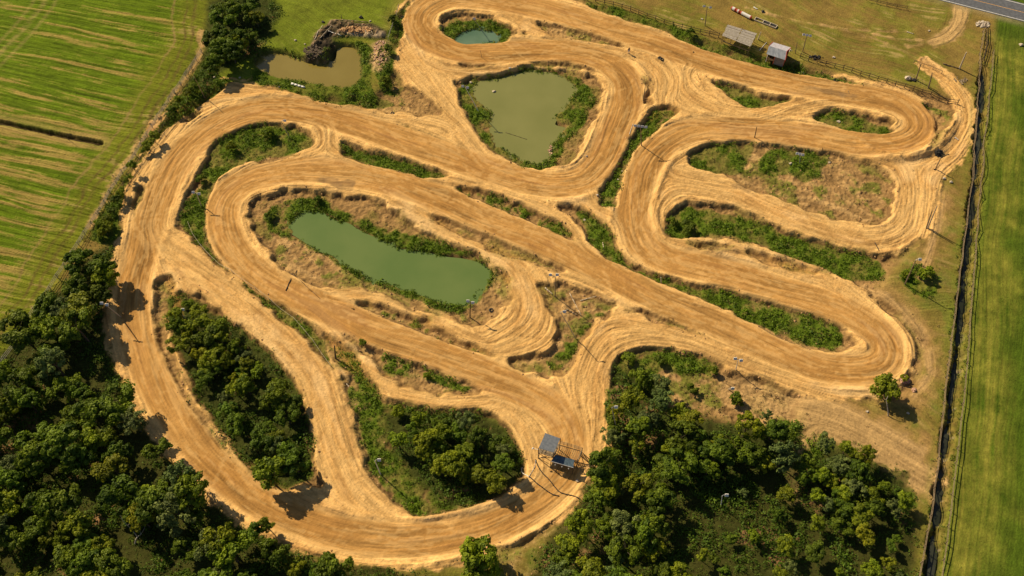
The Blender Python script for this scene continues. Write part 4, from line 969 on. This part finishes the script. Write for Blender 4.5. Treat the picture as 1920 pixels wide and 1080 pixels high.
pole((347,597),(336,582),'white lamp pole among bushes in the leaf shaped island','hook','white',.06,lamps=1)
pole((1697,533),(1717,488),'leaning lamp pole with a white lamp near the right verge','hook','wood',.10,lamps=1)
pole((1737,428),(1748,394),'left one of two timber poles outside the right loop','none','wood',.10,'utility_pole',0)
pole((1740,427),(1757,386),'right and taller one of two timber poles outside the right loop','none','grey_wood',.09,'utility_pole',0)
pole((1080,634),(1051,586),'white pole leaning over the grassy triangle at the circuit centre','hook','pale_wood',.07,lamps=1)
pole((898,209),(872,163),'white pole on the left bank of the wide green pond','T','white',.07,lamps=2,arm=.5)
pole((907,64),(887,34),'slim pole standing in the small blue puddle','T','grey_wood',.06,lamps=1,arm=.3)
pole((714,890),(703,864),'white post on the left rim of the round island','hook','white',.08,lamps=1)
pole((1158,811),(1147,765),'white bent pole at the left edge of the right hand wood','hook','pale_wood',.07,lamps=1)
pole((1385,744),(1366,730),'short curved lamp pole in the clearing right of the thicket','hook','dark_wood',.07,lamps=1)
pole((1380,693),(1384,674),'small white cross post above the thicket clearing','T','white',.06,'marker_post',lamps=2,arm=.5)
pole((1352,950),(1354,930),'white hooked pole in the bottom right wood','hook','white',.06,lamps=1)
pole((629,672),(627,648),'short dark stump post in the middle grass strip','none','dark_wood',.12,'stump_post',0)
pole((904,108),(900,94),'small thin post on the lane below the puddle island','none','wood',.04,'marker_post',0)
pole((1240,530),(1239,520),'short white stake in the long green strip','none','white',.07,'marker_post',0)
pole((1543,282),(1542,277),'short dark stake above the sparse patch','none','dark_wood',.06,'marker_post',0)
pole((93,252),(92,243),'left stake in the trench of the crop field','none','dark_wood',.05,'marker_post',0)
pole((128,262),(126,252),'right stake in the trench of the crop field','none','dark_wood',.05,'marker_post',0)
pole((1754,317),(1764,296),'slanting timber prop at the end of the dirt road junction','none','wood',.10,'timber_prop',0)
pole((640,36),(640,28),'short stake on top of the rubble bank','none','wood',.07,'marker_post',0)
pole((1421,74),(1427,60),'timber post leaning between board shelter and hut','none','pale_wood',.11,'leaning_post',0)
pole((1491,100),(1495,79),'thin post beside the lamp pole right of the hut','none','wood',.07,'marker_post',0)

# ------------------------------------------------------------------ logs, planks, stones, tyres
def log(a, b, r, mat, label, name='log', cat='log', lift=0.0):
    A, B_ = on(*a), on(*b)
    if lift < 0: A.z = max(A.z, WL); B_.z = max(B_.z, WL)
    A.z += r*.7; B_.z += r*.7; o = MB()
    k = 4; d = (B_-A)
    for i in range(k):
        j = Vector((0, 0, 0)) if i == 0 else Vector((random.uniform(-.04, .04), random.uniform(-.04, .04), 0))
        p = A+d*(i/k)+j; q = A+d*((i+1)/k)
        for v in (p, q):
            g = gz(v.x, v.y); 
            if lift >= 0 and v.z < g: v.z = g+r*.5
        o.tube(p-A, q-A, r*(1-.08*i), r*(1-.08*(i+1)), 8)
    ob = o.build(name, M[mat], None, True); ob.location = A; return tag(ob, label, cat)
log((547,158),(572,165),.28,'white','white plank lying in weeds below the brown pond','plank','plank')
log((536,545),(557,507),.10,'dark_wood','dark thin log pointing up to the long pond')
log((545,512),(600,560),.06,'dark_wood','long thin dark branch crossing the bare slope left of the long pond','branch','branch')
log((575,440),(583,430),.07,'pale_wood','pale branch reaching into the left end of the long pond','branch','branch')
log((1022,540),(1036,552),.14,'pale_wood','pale log just left of the Y shaped lamp pole')
log((1062,580),(1083,592),.15,'wood','thick log lying below the Y shaped lamp pole')
log((1068,550),(1090,592),.07,'pale_wood','thin bleached branch in the central grassy triangle','branch','branch')
log((1088,564),(1118,556),.09,'pale_wood','pale log at the upper edge of the central triangle')
log((1697,143),(1722,150),.10,'wood','fallen log at the foot of the timber gate posts')
log((1768,120),(1798,129),.14,'dark_wood','dark bent log at the foot of the thick leaning post')
log((1790,258),(1797,263),.12,'white','short white plank across the narrow right dirt road','plank','plank')
log((1764,296),(1779,289),.09,'dark_wood','dark branch at the dirt road junction','branch','branch')
log((640,38),(690,42),.12,'wood','log along the top of the rubble bank')
log((590,75),(605,48),.12,'pale_wood','yellowish log on the left shoulder of the rubble bank')
log((616,58),(640,66),.08,'white','pale board sticking out of the dark gully in the rubble bank','plank','plank')
log((1640,455),(1648,470),.10,'dark_wood','dark stump branch below the right loop','branch','branch')
log((650,720),(660,733),.08,'pale_wood','pale branch on the bank left of the round island','branch','branch')
log((1590,170),(1592,176),.06,'wood','tiny stick at the lane edge under the meadow fence','branch','branch')
log((948,255),(988,268),.05,'dark_wood','dark rod laid as a pole reflection in the lower half of the wide green pond','branch','branch',-1)  # thin dark rod imitates the shadow and reflection of a pole on the water
log((1130,455),(1132,468),.1,'pale_wood','pale stump in the green strip at the circuit centre')
log((1700,60),(1713,64),.12,'pale_wood','pale log at the lower end of the dirt road spur')
log((1180,252),(1187,232),.05,'white','thin white rod on the grassy bank strip','plank','plank')
for i, (a, b) in enumerate([((575,100),(590,92)),((590,104),(604,95)),((660,52),(664,60)),((672,52),(676,61)),((684,54),(687,63)),((695,56),(699,64)),((600,72),(622,48))]):
    o = log(a, b, .09, 'pale_wood' if i > 1 else 'wood', ['brown branch on the lower slope of the rubble bank, left one','brown branch on the lower slope of the rubble bank, right one','leftmost of four pale timbers on the rubble bank face','second from left of four pale timbers on the rubble bank face','third from left of four pale timbers on the rubble bank face','rightmost of four pale timbers on the rubble bank face','pale timber crossing the dark hollow of the rubble bank'][i], 'timber', 'timber')
    o['group'] = 'timbers on the rubble bank'
def rock(px, py, s, mat, label, cat='rock', name='rock', wz=None):
    p = on(px, py, wz); rs = np.random.RandomState(int(px*7+py)); import bmesh
    bm = bmesh.new(); bmesh.ops.create_icosphere(bm, subdivisions=2, radius=s)
    for v in bm.verts:
        n = 1+.28*math.sin(v.co.x/s*3.1+px)*math.cos(v.co.y/s*2.7+py)+rs.uniform(-.09, .09); v.co = Vector((v.co.x*n*1.15, v.co.y*n*.9, v.co.z*n*.68))
    me = bpy.data.meshes.new(name); bm.to_mesh(me); bm.free(); o = link(name, me, M[mat]); o.location = p+Vector((0, 0, s*.35)); return tag(o, label, cat)
for px, py, s, mt, lb_ in [(1100,293,.2,'stone','white stone low on the grassy bank strip'),(1166,322,.22,'stone','upper white stone of a pair on the grassy bank strip'),(1159,337,.2,'stone','lower white stone of a pair on the grassy bank strip'),
   (1120,366,.25,'stone','pale stone at the bottom end of the dark bank'),(1096,413,.28,'stone','whitish rock in the green strip left of the U bend'),(956,128,.25,'stone','pale rock on the bank between the two upper ponds'),
   (1572,229,.35,'stone','pale rock in the oval island of the right hairpin'),(1702,775,.25,'stone','white stone right of the lone bushy tree'),(1626,772,.22,'stone','white stone left of the lone bushy tree'),
   (554,76,.3,'stone','white stone in the meadow left of the rubble bank'),(677,33,.42,'black','dark round boulder on top of the rubble bank'),(694,40,.25,'stone','white stone at the right end of the rubble bank top'),
   (606,42,.35,'black','dark stone at the left peak of the rubble bank'),(572,83,.2,'stone','little white stone at the foot of the rubble bank'),(523,163,.22,'stone','white stone on the weedy shore below the brown pond'),
   (1702,148,.7,'stone','big grey white boulder at the foot of the left gate post'),(1742,58,.25,'stone','white stone beside the muddy spur to the road'),(1555,305,.25,'stone','small stone in the sparse patch'),(1482,307,.3,'stone','white stone left of the lamp pole in the green patch'),
   (883,155,.28,'stone','pale stone on the north west corner of the wide pond'),(402,145,.25,'stone','white stone at the start of the first bend bank'),(450,146,.22,'stone','white stone right along the first bend bank'),(1316,36,.25,'stone','white stone near the tall lamp pole in the meadow'),
   (1914,85,.45,'stone','white rock in the right field below the road'),(1563,108,.3,'stone','white stone on the grass below the right meadow fence'),(1770,335,.3,'stone','upper scrap of white rubble on the right verge'),(1783,342,.35,'stone','lower scrap of white rubble on the right verge'),
   (1505,137,.32,'stone','pale stone at the track edge below the hut'),(926,172,.34,'pale_wood','small brown lump floating in the wide green pond'),(1300,98,.18,'black','small dark stone on the junction sand'),(1752,318,.18,'black','black round stone at the right junction')]:
    rock(px, py, s, mt, lb_, wz=WL-.05 if 'float' in lb_ else None)
def heap(cx, cy, rx, ry, n, s, mat, name, label, cat='rubble heap', hgt=.5, seed=3):
    rs = random.Random(seed); m = MB(); o = on(cx, cy)
    for i in range(n):
        a = rs.uniform(0, 6.28); r = math.sqrt(rs.random()); p = on(cx+math.cos(a)*r*rx, cy+math.sin(a)*r*ry)-o
        q = s*rs.uniform(.4, 1.2); Rm = Matrix.Rotation(rs.uniform(0, 3), 3, 'Z') @ Matrix.Rotation(rs.uniform(-.6, .6), 3, 'X')
        m.box(p+Vector((0, 0, hgt*(1-r)*rs.random()+q*.2)), (q*1.3, q, q*.7), M=Rm)
    ob = m.build(name, M[mat], None); ob.location = o; return tag(ob, label, cat)
M['pink'] = objmat('pinkish_rubble', (.40,.22,.14), (.68,.46,.34), 3, .95)
heap(1697,714,9,6,60,.35,'pink','rubble_heap','pinkish rubble heap below the right hairpin')
heap(1714,732,4,3,22,.3,'pink','rubble_heap','small pinkish rubble patch right below the larger heap')
heap(1023,214,9,5,40,.3,'stone','rubble_heap','pale stony spit on the right shore of the wide green pond')
heap(1029,282,7,13,60,.28,'pink','rubble_heap','stony lower right shore of the wide green pond')
heap(714,100,14,24,90,.3,'pink','rubble_heap','pinkish earth and rubble heap between brown pond and hairpin', hgt=.3)
heap(1843,46,14,6,60,.35,'stone','rubble_heap','ring of stones at the culvert near the road', hgt=.15)
heap(1760,287,7,6,40,.35,'black','netting_pile','dark crumpled netting at the dirt road junction','netting')
heap(667,56,30,6,150,.38,'clod','rubble_heap','broken earth slabs on the face of the rubble bank', hgt=.3, seed=9)
heap(588,96,18,11,130,.35,'bark','rubble_heap','dark roots and slabs sliding towards the brown pond', hgt=.25, seed=10)
heap(1530,108,14,3.5,30,.3,'black','rubble_heap','dark junk strewn along the meadow fence right of the hut','junk')
heap(1800,150,12,8,24,.3,'wood','rubble_heap','scattered boards and splinters by the ditch fence', hgt=.05, seed=11)
heap(1480,95,5,3,10,.2,'white','rubble_heap','pale scraps behind the red trimmed hut', hgt=.1)
def tyre(px, py, label, R=.33):
    p = on(px, py); V = []; F = []; n, k = 20, 8
    for i in range(n):
        for j in range(k):
            a, b = 2*math.pi*i/n, 2*math.pi*j/k; V.append(((R+.12*math.cos(b))*math.cos(a), (R+.12*math.cos(b))*math.sin(a), .12*math.sin(b)))
            F.append((i*k+j, ((i+1) % n)*k+j, ((i+1) % n)*k+(j+1) % k, i*k+(j+1) % k))
    o = link('tyre', npmesh('tyre', V, np.array(F), True), M['black']); o.location = p+Vector((0, 0, .12)); tag(o, label, 'tyre')
tyre(1567, 151, 'black tyre on the loose sand below the meadow fence', .42)
tyre(1237, 109, 'upper left one of two dark tyres on the sandy junction')
tyre(1241, 111.5, 'lower right one of two dark tyres on the sandy junction')
tyre(921, 582, 'pale ringed tyre half buried right of the long pond shore')
tyre(755, 33, 'dark tyre at the outer rim of the topmost hairpin')
tyre(736, 213, 'dark tyre on the sandy shoulder above the first straight')
def sack(px, py, label): rock(px, py, .45, 'black', label, 'sack', 'sack')
sack(1713, 151, 'dark green sack beside the big grey white boulder')

# bare dead tree in the lower left wood
r0 = on(252, 1020); dt = empty('dead_tree', r0, 0, 'bare white dead tree standing in the bottom left clearing', 'dead tree')
m = MB(); P = [(0,0,-.2),(.5,.3,1.1),(1.0,.5,1.9)]; m.tube(P[0],P[1],.14,.11).tube(P[1],P[2],.11,.09)
m.build('trunk', M['pale_bark'], dt)
m = MB(); ch = [(1.0,.5,1.9),(.5,1.1,3.0),(.0,1.5,4.2),(-.5,1.9,5.2),(-.9,2.6,5.9)]
for i in range(4): m.tube(ch[i], ch[i+1], .085-.017*i, .068-.017*i, 6)
m.tube(ch[1], (.9,1.6,3.6), .04, .015, 5).tube(ch[2], (.5,1.9,4.7), .035, .012, 5); m.build('limb', M['pale_bark'], dt)
m = MB(); ch = [(1.0,.5,1.9),(1.7,.7,2.5),(2.3,1.2,3.3),(2.6,1.8,3.8)]
for i in range(3): m.tube(ch[i], ch[i+1], .07-.018*i, .052-.018*i, 6)
m.tube(ch[1], (1.5,1.4,3.3), .035, .012, 5).tube((1.5,1.4,3.3),(1.9,1.8,3.5),.02,.01,5); m.build('limb', M['pale_bark'], dt)
r0 = on(1666, 780); dt = empty('dead_tree', r0, 0, 'slender white leaning trunk below the lone bushy tree', 'dead tree')
T = [(0,0,-.2),(-.4,.4,1.2),(-.9,1.1,2.6),(-1.1,1.5,3.2),(-.9,1.9,3.8)]; m = MB()
for i in range(4): m.tube(T[i], T[i+1], .11-.02*i, .09-.02*i, 6)
m.tube(T[3], (-1.5,1.5,3.4), .03, .015, 5); m.build('trunk', M['pale_bark'], dt)

# ------------------------------------------------------------------ board shelter
def W3(px, py, z): x, y = at(px, py, z); return Vector((x, y, z))
A, B_, C_, D_ = W3(1364.6,46,2.7), W3(1419,62.5,2.7), W3(1407,87.5,1.9), W3(1354,67,1.9)
o = Vector((D_.x, D_.y, 0)); sh = empty('board_shelter', o, 0, 'long low shelter roofed with grey weathered boards beside the meadow fence', 'shelter')
for h0, h1 in ((0, .487), (.503, 1)):
    m = MB()
    for i in range(11):
        t0, t1 = i/11+.006, (i+1)/11-.006; j = random.uniform(-.012, .012)
        p0, p1, p2, p3 = (A.lerp(B_, h0+j).lerp(D_.lerp(C_, h0+j), t0), A.lerp(B_, h1+j).lerp(D_.lerp(C_, h1+j), t0), A.lerp(B_, h1+j).lerp(D_.lerp(C_, h1+j), t1), A.lerp(B_, h0+j).lerp(D_.lerp(C_, h0+j), t1))
        dz = Vector((0, 0, random.uniform(0, .04)+(.03 if i % 2 else 0))); m.quad(*[v-o+dz for v in (p3, p2, p1, p0)], .05)
    m.build('roof', M['grey_wood'], sh)
for t in (0.02, .33, .66, .98):
    for a, b in ((A, B_), (D_, C_)):
        p = a.lerp(b, t)-o; MB().tube((p.x, p.y, -.2), (p.x, p.y, p.z-.05), .07, .06, 6).build('post', M['wood'], sh)
m = MB()
for t in (.15, .85):
    m.bar(A.lerp(D_, t)-o-Vector((0, 0, .13)), B_.lerp(C_, t)-o-Vector((0, 0, .13)), .08, .1)
m.build('beam', M['dark_wood'], sh)
q = A.lerp(B_, .5)-o; MB().tube((q.x, q.y, 2.5), (q.x, q.y, 3.4), .05, .04, 6).build('stub_post', M['wood'], sh)
MB().bar(D_.lerp(C_, .05)-o-Vector((0, .1, 1.3)), D_.lerp(C_, .95)-o-Vector((0, .1, 1.3)), .06, .25).build('side_board', M['wood'], sh)

# ------------------------------------------------------------------ red trimmed hut
fl, fr, rl, rr_ = W3(1437,101,2.25), W3(1472,112.5,2.25), W3(1442,86,2.95), W3(1475,96,2.95)
bl, br = W3(1449.5,79,2.35), W3(1483,89,2.35)
o = Vector((fl.x, fl.y, 0)); hut = empty('hut', o, 0, 'small hut with a grey sheet roof and red trim beside the upper straight', 'hut')
f = [v-o for v in (fl, fr, rr_, rl, br, bl)]; FL, FR, RR, RL, BR, BL = f
ux = (FR-FL).normalized()
MB().quad(FL, FR, RR, RL, .07).build('roof', M['roof_grey'], hut)
M['roof_pale'] = objmat('pale_roof_sheet', (.46,.44,.50), (.62,.60,.66), 2.5, .5, .1)
MB().quad(RL+Vector((0,0,.01)), RR+Vector((0,0,.01)), BR, BL, .07).build('roof', M['roof_pale'], hut)
def gnd(v, z=-.1): return Vector((v.x, v.y, z))
ins = .25; yv = (BL-FL); yv.z = 0; yv.normalize()
c0, c1, c2, c3 = FL+ux*.3+yv*.35, FR-ux*.15+yv*.35, BR-ux*.15-yv*.15, BL+ux*.3-yv*.15
def wall(a, b, za, zb, zc=None):
    m = MB(); n = (b-a); n.z = 0; n = Vector((-n.y, n.x, 0)).normalized()*.05
    m.add([gnd(a)+n, gnd(b)+n, Vector((b.x, b.y, zb))+n, Vector((a.x, a.y, za))+n, gnd(a)-n, gnd(b)-n, Vector((b.x, b.y, zb))-n, Vector((a.x, a.y, za))-n], [(0,1,2,3),(7,6,5,4),(0,4,5,1),(1,5,6,2),(2,6,7,3),(3,7,4,0)]); return m
wall(c1, c2, 2.25, 2.28).build('side_wall', M['red'], hut); wall(c2, c3, 2.22, 2.22).build('back_wall', M['wood'], hut); wall(c3, c0, 2.28, 2.2).build('side_wall', M['wood'], hut)
w0 = c0.lerp(c1, .42); wall(w0, c1, 2.1, 2.1).build('open_front_shade', M['slate'], hut)  # dark sheet fills the open front in place of the shaded interior
for p in (c0, w0): MB().tube(gnd(p-yv*.1), Vector((p.x, p.y, 2.2))-yv*.1, .07, .06, 6).build('post', M['white'] if p is c0 else M['red'], hut)
MB().bar(FR+ux*.04-Vector((0,0,.06)), RR+ux*.04-Vector((0,0,.06)), .09, .2).build('trim', M['red'], hut); MB().bar(RR+ux*.04-Vector((0,0,.06)), BR+ux*.04-Vector((0,0,.06)), .09, .2).build('trim', M['red'], hut)
MB().bar(RL-ux*.04, BL-ux*.04, .09, .16).build('trim', M['red'], hut)
MB().bar(gnd(c0-yv*.2, 1.0), gnd(w0-yv*.2, 1.0), .06, .5).build('counter', M['wood'], hut)
log((1424,95),(1437,80),.09,'white','white slanting pole leaning at the left side of the hut','pole','pole')
# pale tall debris: striped barrier row and timber frame in the meadow
a_, b_ = on(1371,17), on(1408,36); dr = (b_-a_).normalized(); rz = math.atan2(dr.y, dr.x); Lb = (b_-a_).length
for s0, s1, lb_ in ((0, .22, 'shortest red and white barrier block, left end of the meadow row'), (.26, .42, 'middle red and white barrier block of the meadow row'), (.47, 1.0, 'longest red and white barrier block, right end of the meadow row')):
    e = empty('barrier_block', a_+dr*Lb*(s0+s1)/2, rz, lb_, 'barrier', 'red and white barrier blocks in the meadow'); L_ = Lb*(s1-s0)
    m = MB(); m.tube((-L_/2+.25, 0, .42), (L_/2-.25, 0, .42), .40, .40, 12); m.build('body', M['white'], e, False)
    for sg in (-1, 1): MB().tube((sg*(L_/2-.25), 0, .42), (sg*L_/2, 0, .42), .42, .38, 12).build('end_cap', M['red'], e)
    MB().box((0, 0, .05), (L_*.8, .5, .14)).build('foot', M['black'], e)
a_, b_ = on(1415,36), on(1456,52); dr = (b_-a_); Lb = dr.length; dr.normalize(); e = empty('timber_sled', (a_+b_)/2, math.atan2(dr.y, dr.x), 'long low timber sled with dark panels lying in the meadow', 'timber sled')
for s in (-.5, .5): MB().box((0, s, .2), (Lb, .12, .3)).build('rail', M['pale_wood'], e)
for t in (-.5, -.12, .2, .5): MB().box((t*Lb*.97, 0, .21), (.14, .9, .28)).build('crossbar', M['pale_wood'], e)
MB().box((-.02*Lb+.3, 0, .12), (1.4, .85, .1)).build('panel', M['black'], e); MB().box((.35*Lb, 0, .12), (1.0, .85, .1)).build('panel', M['black'], e)
log((1413,14),(1420,18),.16,'white','white post lying in the meadow above the timber frame','post','post')
rock(1430, 22, .38, 'black', 'dark lump with white edge lying in the meadow above the timber frame')

# ------------------------------------------------------------------ timber start tower across the track
O = on(1046, 880); ga = math.radians(-17.0); tw = empty('start_tower', O, 0, 'timber start tower with a slate coloured roof and blue canopy over the track', 'tower')
gx_ = Vector((math.cos(ga), math.sin(ga), 0)); gy_ = Vector((-math.sin(ga), math.cos(ga), 0))
def L3(px, py, z): return W3(px, py, z+O.z)-O
ra_ = [L3(1010,840,4.1), L3(1038.3,848.5,4.1), L3(1050.8,822,4.5), L3(1022.5,812,4.5)]
MB().quad(*ra_, .08).build('roof', M['slate'], tw)
cb = [L3(1033,865,2.35), L3(1075,877,2.35), L3(1077,862,2.7), L3(1041,853,2.7)]
MB().quad(*cb, .06).build('canopy', M['blue_tarp'], tw)
m = MB(); m.bar(cb[0], cb[1], .08, .1); m.build('canopy_edge', M['metal'], tw)
def postat(p, z0, z1, r=.075, mat='dark_wood'): MB().tube((p.x, p.y, z0), (p.x, p.y, z1), r, r*.9, 7).build('post', M[mat], tw)
for p in ra_: postat(p, -.35, p.z-.05)
g1, g2 = L3(1092,840,3.4), L3(1083,861,3.4)
dk = [L3(1040,853,2.3), L3(1083,864,2.3), L3(1091,846,2.3), L3(1049,834,2.3)]
for p in (g1, g2): postat(p, -.35, 3.4)
for p in cb[:2]: postat(p, -.35, p.z, .06)
# open deck of joists and planks
m = MB()
for i in range(13):
    t = i/12; m.bar(dk[0].lerp(dk[1], t), dk[3].lerp(dk[2], t), .07, .05)
m.build('deck_slats', M['wood'], tw)
m = MB(); m.bar(dk[0]-Vector((0,0,.1)), dk[1]-Vector((0,0,.1)), .09, .14); m.bar(dk[3]-Vector((0,0,.1)), dk[2]-Vector((0,0,.1)), .09, .14); m.build('deck_beams', M['dark_wood'], tw)
fa = [L3(1010,840,2.2), L3(1038.3,848.5,2.2), L3(1050.8,822,2.2), L3(1022.5,812,2.2)]
fa = [Vector((a.x, a.y, 2.2)) for a in ra_]
MB().quad(*fa, .08).build('floor', M['wood'], tw)
def railing(a, b, z0, zs, n):
    m = MB()
    for z in zs: m.bar(Vector((a.x, a.y, z)), Vector((b.x, b.y, z)), .05, .06)
    for i in range(n+1):
        p = a.lerp(b, i/n); m.tube((p.x, p.y, z0), (p.x, p.y, zs[-1]), .03, .03, 5)
    m.build('railing', M['wood'], tw)
railing(ra_[2], g1, 2.3, (2.7, 3.1, 3.5), 6); railing(g1, g2, 2.3, (2.8, 3.3), 3); railing(ra_[0], ra_[1], 2.2, (2.65, 3.1), 4); railing(ra_[0], ra_[3], 2.2, (2.65, 3.1), 4)
m = MB()
def br_(a, b, za, zb): m.bar(Vector((a.x, a.y, za)), Vector((b.x, b.y, zb)), .06, .08)
br_(ra_[0], ra_[1], .1, 2.1); br_(ra_[1], ra_[0], .1, 2.1); br_(ra_[0], ra_[3], .2, 2.1); br_(ra_[3], ra_[2], .2, 2.1); br_(g1, g2, .1, 2.1); br_(g2, g1, .1, 2.1)
m.build('cross_brace', M['dark_wood'], tw)
m = MB(); s_ = g1.lerp(g2, .25); e_ = s_+gx_*1.9; e_.z = 0
for off in (-.35, .35): m.bar(Vector((s_.x, s_.y, 2.25))+gy_*off, Vector((e_.x, e_.y, -.1))+gy_*off, .06, .1)
for i in range(8):
    t = (i+.5)/8; c = Vector((s_.x, s_.y, 2.25)).lerp(Vector((e_.x, e_.y, 0)), t); m.bar(c-gy_*.35, c+gy_*.35, .16, .035)
m.build('ladder', M['dark_wood'], tw)
lampp = L3(999,841,3.3); MB().tube(Vector((ra_[0].x, ra_[0].y, 3.5)), lampp, .035, .03, 6).build('lamp_arm', M['metal'], tw); MB().tube(lampp-Vector((.12,.1,.05)), lampp+Vector((.12,.1,.12)), .1, .16, 8).build('lamp', M['white'], tw)
for t in (.2, .5, .8):
    p = cb[0].lerp(cb[1], t)+Vector((0, -.12, -.25)); MB().tube(p, p+Vector((0, -.1, -.18)), .07, .12, 8).build('lamp', M['white'], tw)
def hose(px, r, mat, label, name='cable', cat='cable', hh=None):
    W = catmull([tuple(on(*p)) for p in px], False, .4); o = Vector(W[0]); m = MB(); pts = []
    for i, w in enumerate(W): pts.append(Vector((w[0], w[1], gz(w[0], w[1])+r*.8))-o)
    m.path(pts, r, 6); ob = m.build(name, M[mat], None, True); ob.location = o; return tag(ob, label, cat)
hose([(1004,862),(1012,880),(1030,900),(1047,921),(1058,926),(1072,929),(1086,935)], .085, 'black', 'black tube laid as a wire shadow from the start tower legs across the bottom bend')  # black tube stands in for the cast shadow of the guy wire
hose([(992,893),(1005,905),(1022,918),(1036,927),(1048,930)], .085, 'black', 'shorter black tube laid as wire shadow, left of the longer one below the tower')  # second black tube, drawn as a wire's shadow on the sand
hose([(1004,862),(1003,874),(997,886),(992,893)], .05, 'metal', 'thin grey cable at the left foot of the start tower')
hose([(979,877),(978,884),(984,890),(992,895)], .07, 'white', 'short curved white pipe left of the start tower', 'pipe', 'pipe')
rock(1083, 902, .26, 'stone', 'pale stone at the track edge right of the tower shadow')

# ------------------------------------------------------------------ person standing on the junction sand
def skinned(name, V, E, Rr, mat, parent, root=0, sub=2):
    me = bpy.data.meshes.new(name); me.from_pydata(V, E, []); o = link(name, me, mat, parent)
    md = o.modifiers.new('skin', 'SKIN'); md.use_smooth_shade = True
    sk = me.skin_vertices[0].data
    for i, r in enumerate(Rr): sk[i].radius = (r, r) if not isinstance(r, tuple) else r; sk[i].use_root = (i == root)
    s = o.modifiers.new('sub', 'SUBSURF'); s.levels = sub; s.render_levels = sub; return o
PB = on(1178.5, 100); pn = empty('person', PB, math.radians(20), 'person in a black top and pale trousers standing on the sandy junction', 'person')
V = [(0,0,.96),(0,0,1.12),(0,.01,1.32),(0,.01,1.46),(0,.0,1.54),(0,-.02,1.63),(0,-.01,1.72)]; E = [(0,1),(1,2),(2,3),(3,4),(4,5),(5,6)]
R = [(.15,.11),(.14,.10),(.17,.11),(.07,.065),(.055,.055),(.085,.10),(.065,.08)]
def chain(start, pts, rs_):
    i0 = start
    for p, r in zip(pts, rs_): V.append(p); R.append(r); E.append((i0, len(V)-1)); i0 = len(V)-1
    return i0
for s in (-1, 1):
    chain(0, [(s*.10,0,.90),(s*.12,-.02*s,.50),(s*.13,.02,.09),(s*.14,-.14,.04)], [.085,.058,.04,.038])
    w = chain(2, [(s*.19,0,1.40),(s*.25,.02,1.13),(s*.27,-.05,.89),(s*.275,-.06,.82)], [.055,.042,.028,(.036,.018)])
    for k in range(4):
        x0 = s*.275; y0 = -.09+.022*k; ln = (.065,.078,.074,.058)[k]
        chain(w, [(x0, y0, .775), (x0-s*.006, y0-.004, .775-ln*.55), (x0-s*.018, y0-.008, .775-ln)], [.010,.009,.007])
    chain(w, [(s*.262,-.10,.81),(s*.25,-.12,.775)], [.010,.008])
skinned('body', V, E, R, M['skin'], pn)
V2 = [(0,0,.98),(0,0,1.14),(0,.01,1.34),(0,.01,1.45)]; E2 = [(0,1),(1,2),(2,3)]; R2 = [(.175,.135),(.165,.13),(.195,.14),(.09,.085)]
for s in (-1, 1):
    b = len(V2); V2 += [(s*.19,0,1.40),(s*.25,.02,1.13),(s*.268,-.045,.92)]; E2 += [(2,b),(b,b+1),(b+1,b+2)]; R2 += [.072,.058,.042]
skinned('jacket', V2, E2, R2, M['cloth_dark'], pn)
V3 = [(0,0,.97)]; E3 = []; R3 = [(.17,.13)]
for s in (-1, 1):
    b = len(V3); V3 += [(s*.10,0,.88),(s*.12,-.02*s,.50),(s*.13,.02,.12)]; E3 += [(0,b),(b,b+1),(b+1,b+2)]; R3 += [.105,.078,.062]
skinned('trousers', V3, E3, R3, M['cloth_pale'], pn)
skinned('hair', [(0,.02,1.66),(0,.015,1.74)], [(0,1)], [(.095,.10),(.07,.075)], M['cloth_dark'], pn)
m = MB()
for s in (-1, 1): m.box((s*.033,-.115,1.655), (.022,.012,.012))
m.build('eyes', M['black'], pn); MB().tube((0,-.10,1.645),(0,-.135,1.615),.010,.016,6).build('nose', M['skin'], pn); MB().box((0,-.112,1.585),(.045,.01,.010)).build('mouth', M['red'], pn)
for s in (-1, 1): MB().box((s*.14,-.06,.045),(.10,.28,.09)).build('shoe', M['cloth_dark'], pn)

for o_ in bpy.data.objects:
    if o_.get('label') and len(o_['label'].split()) > 16: print('LONG', o_['label'])
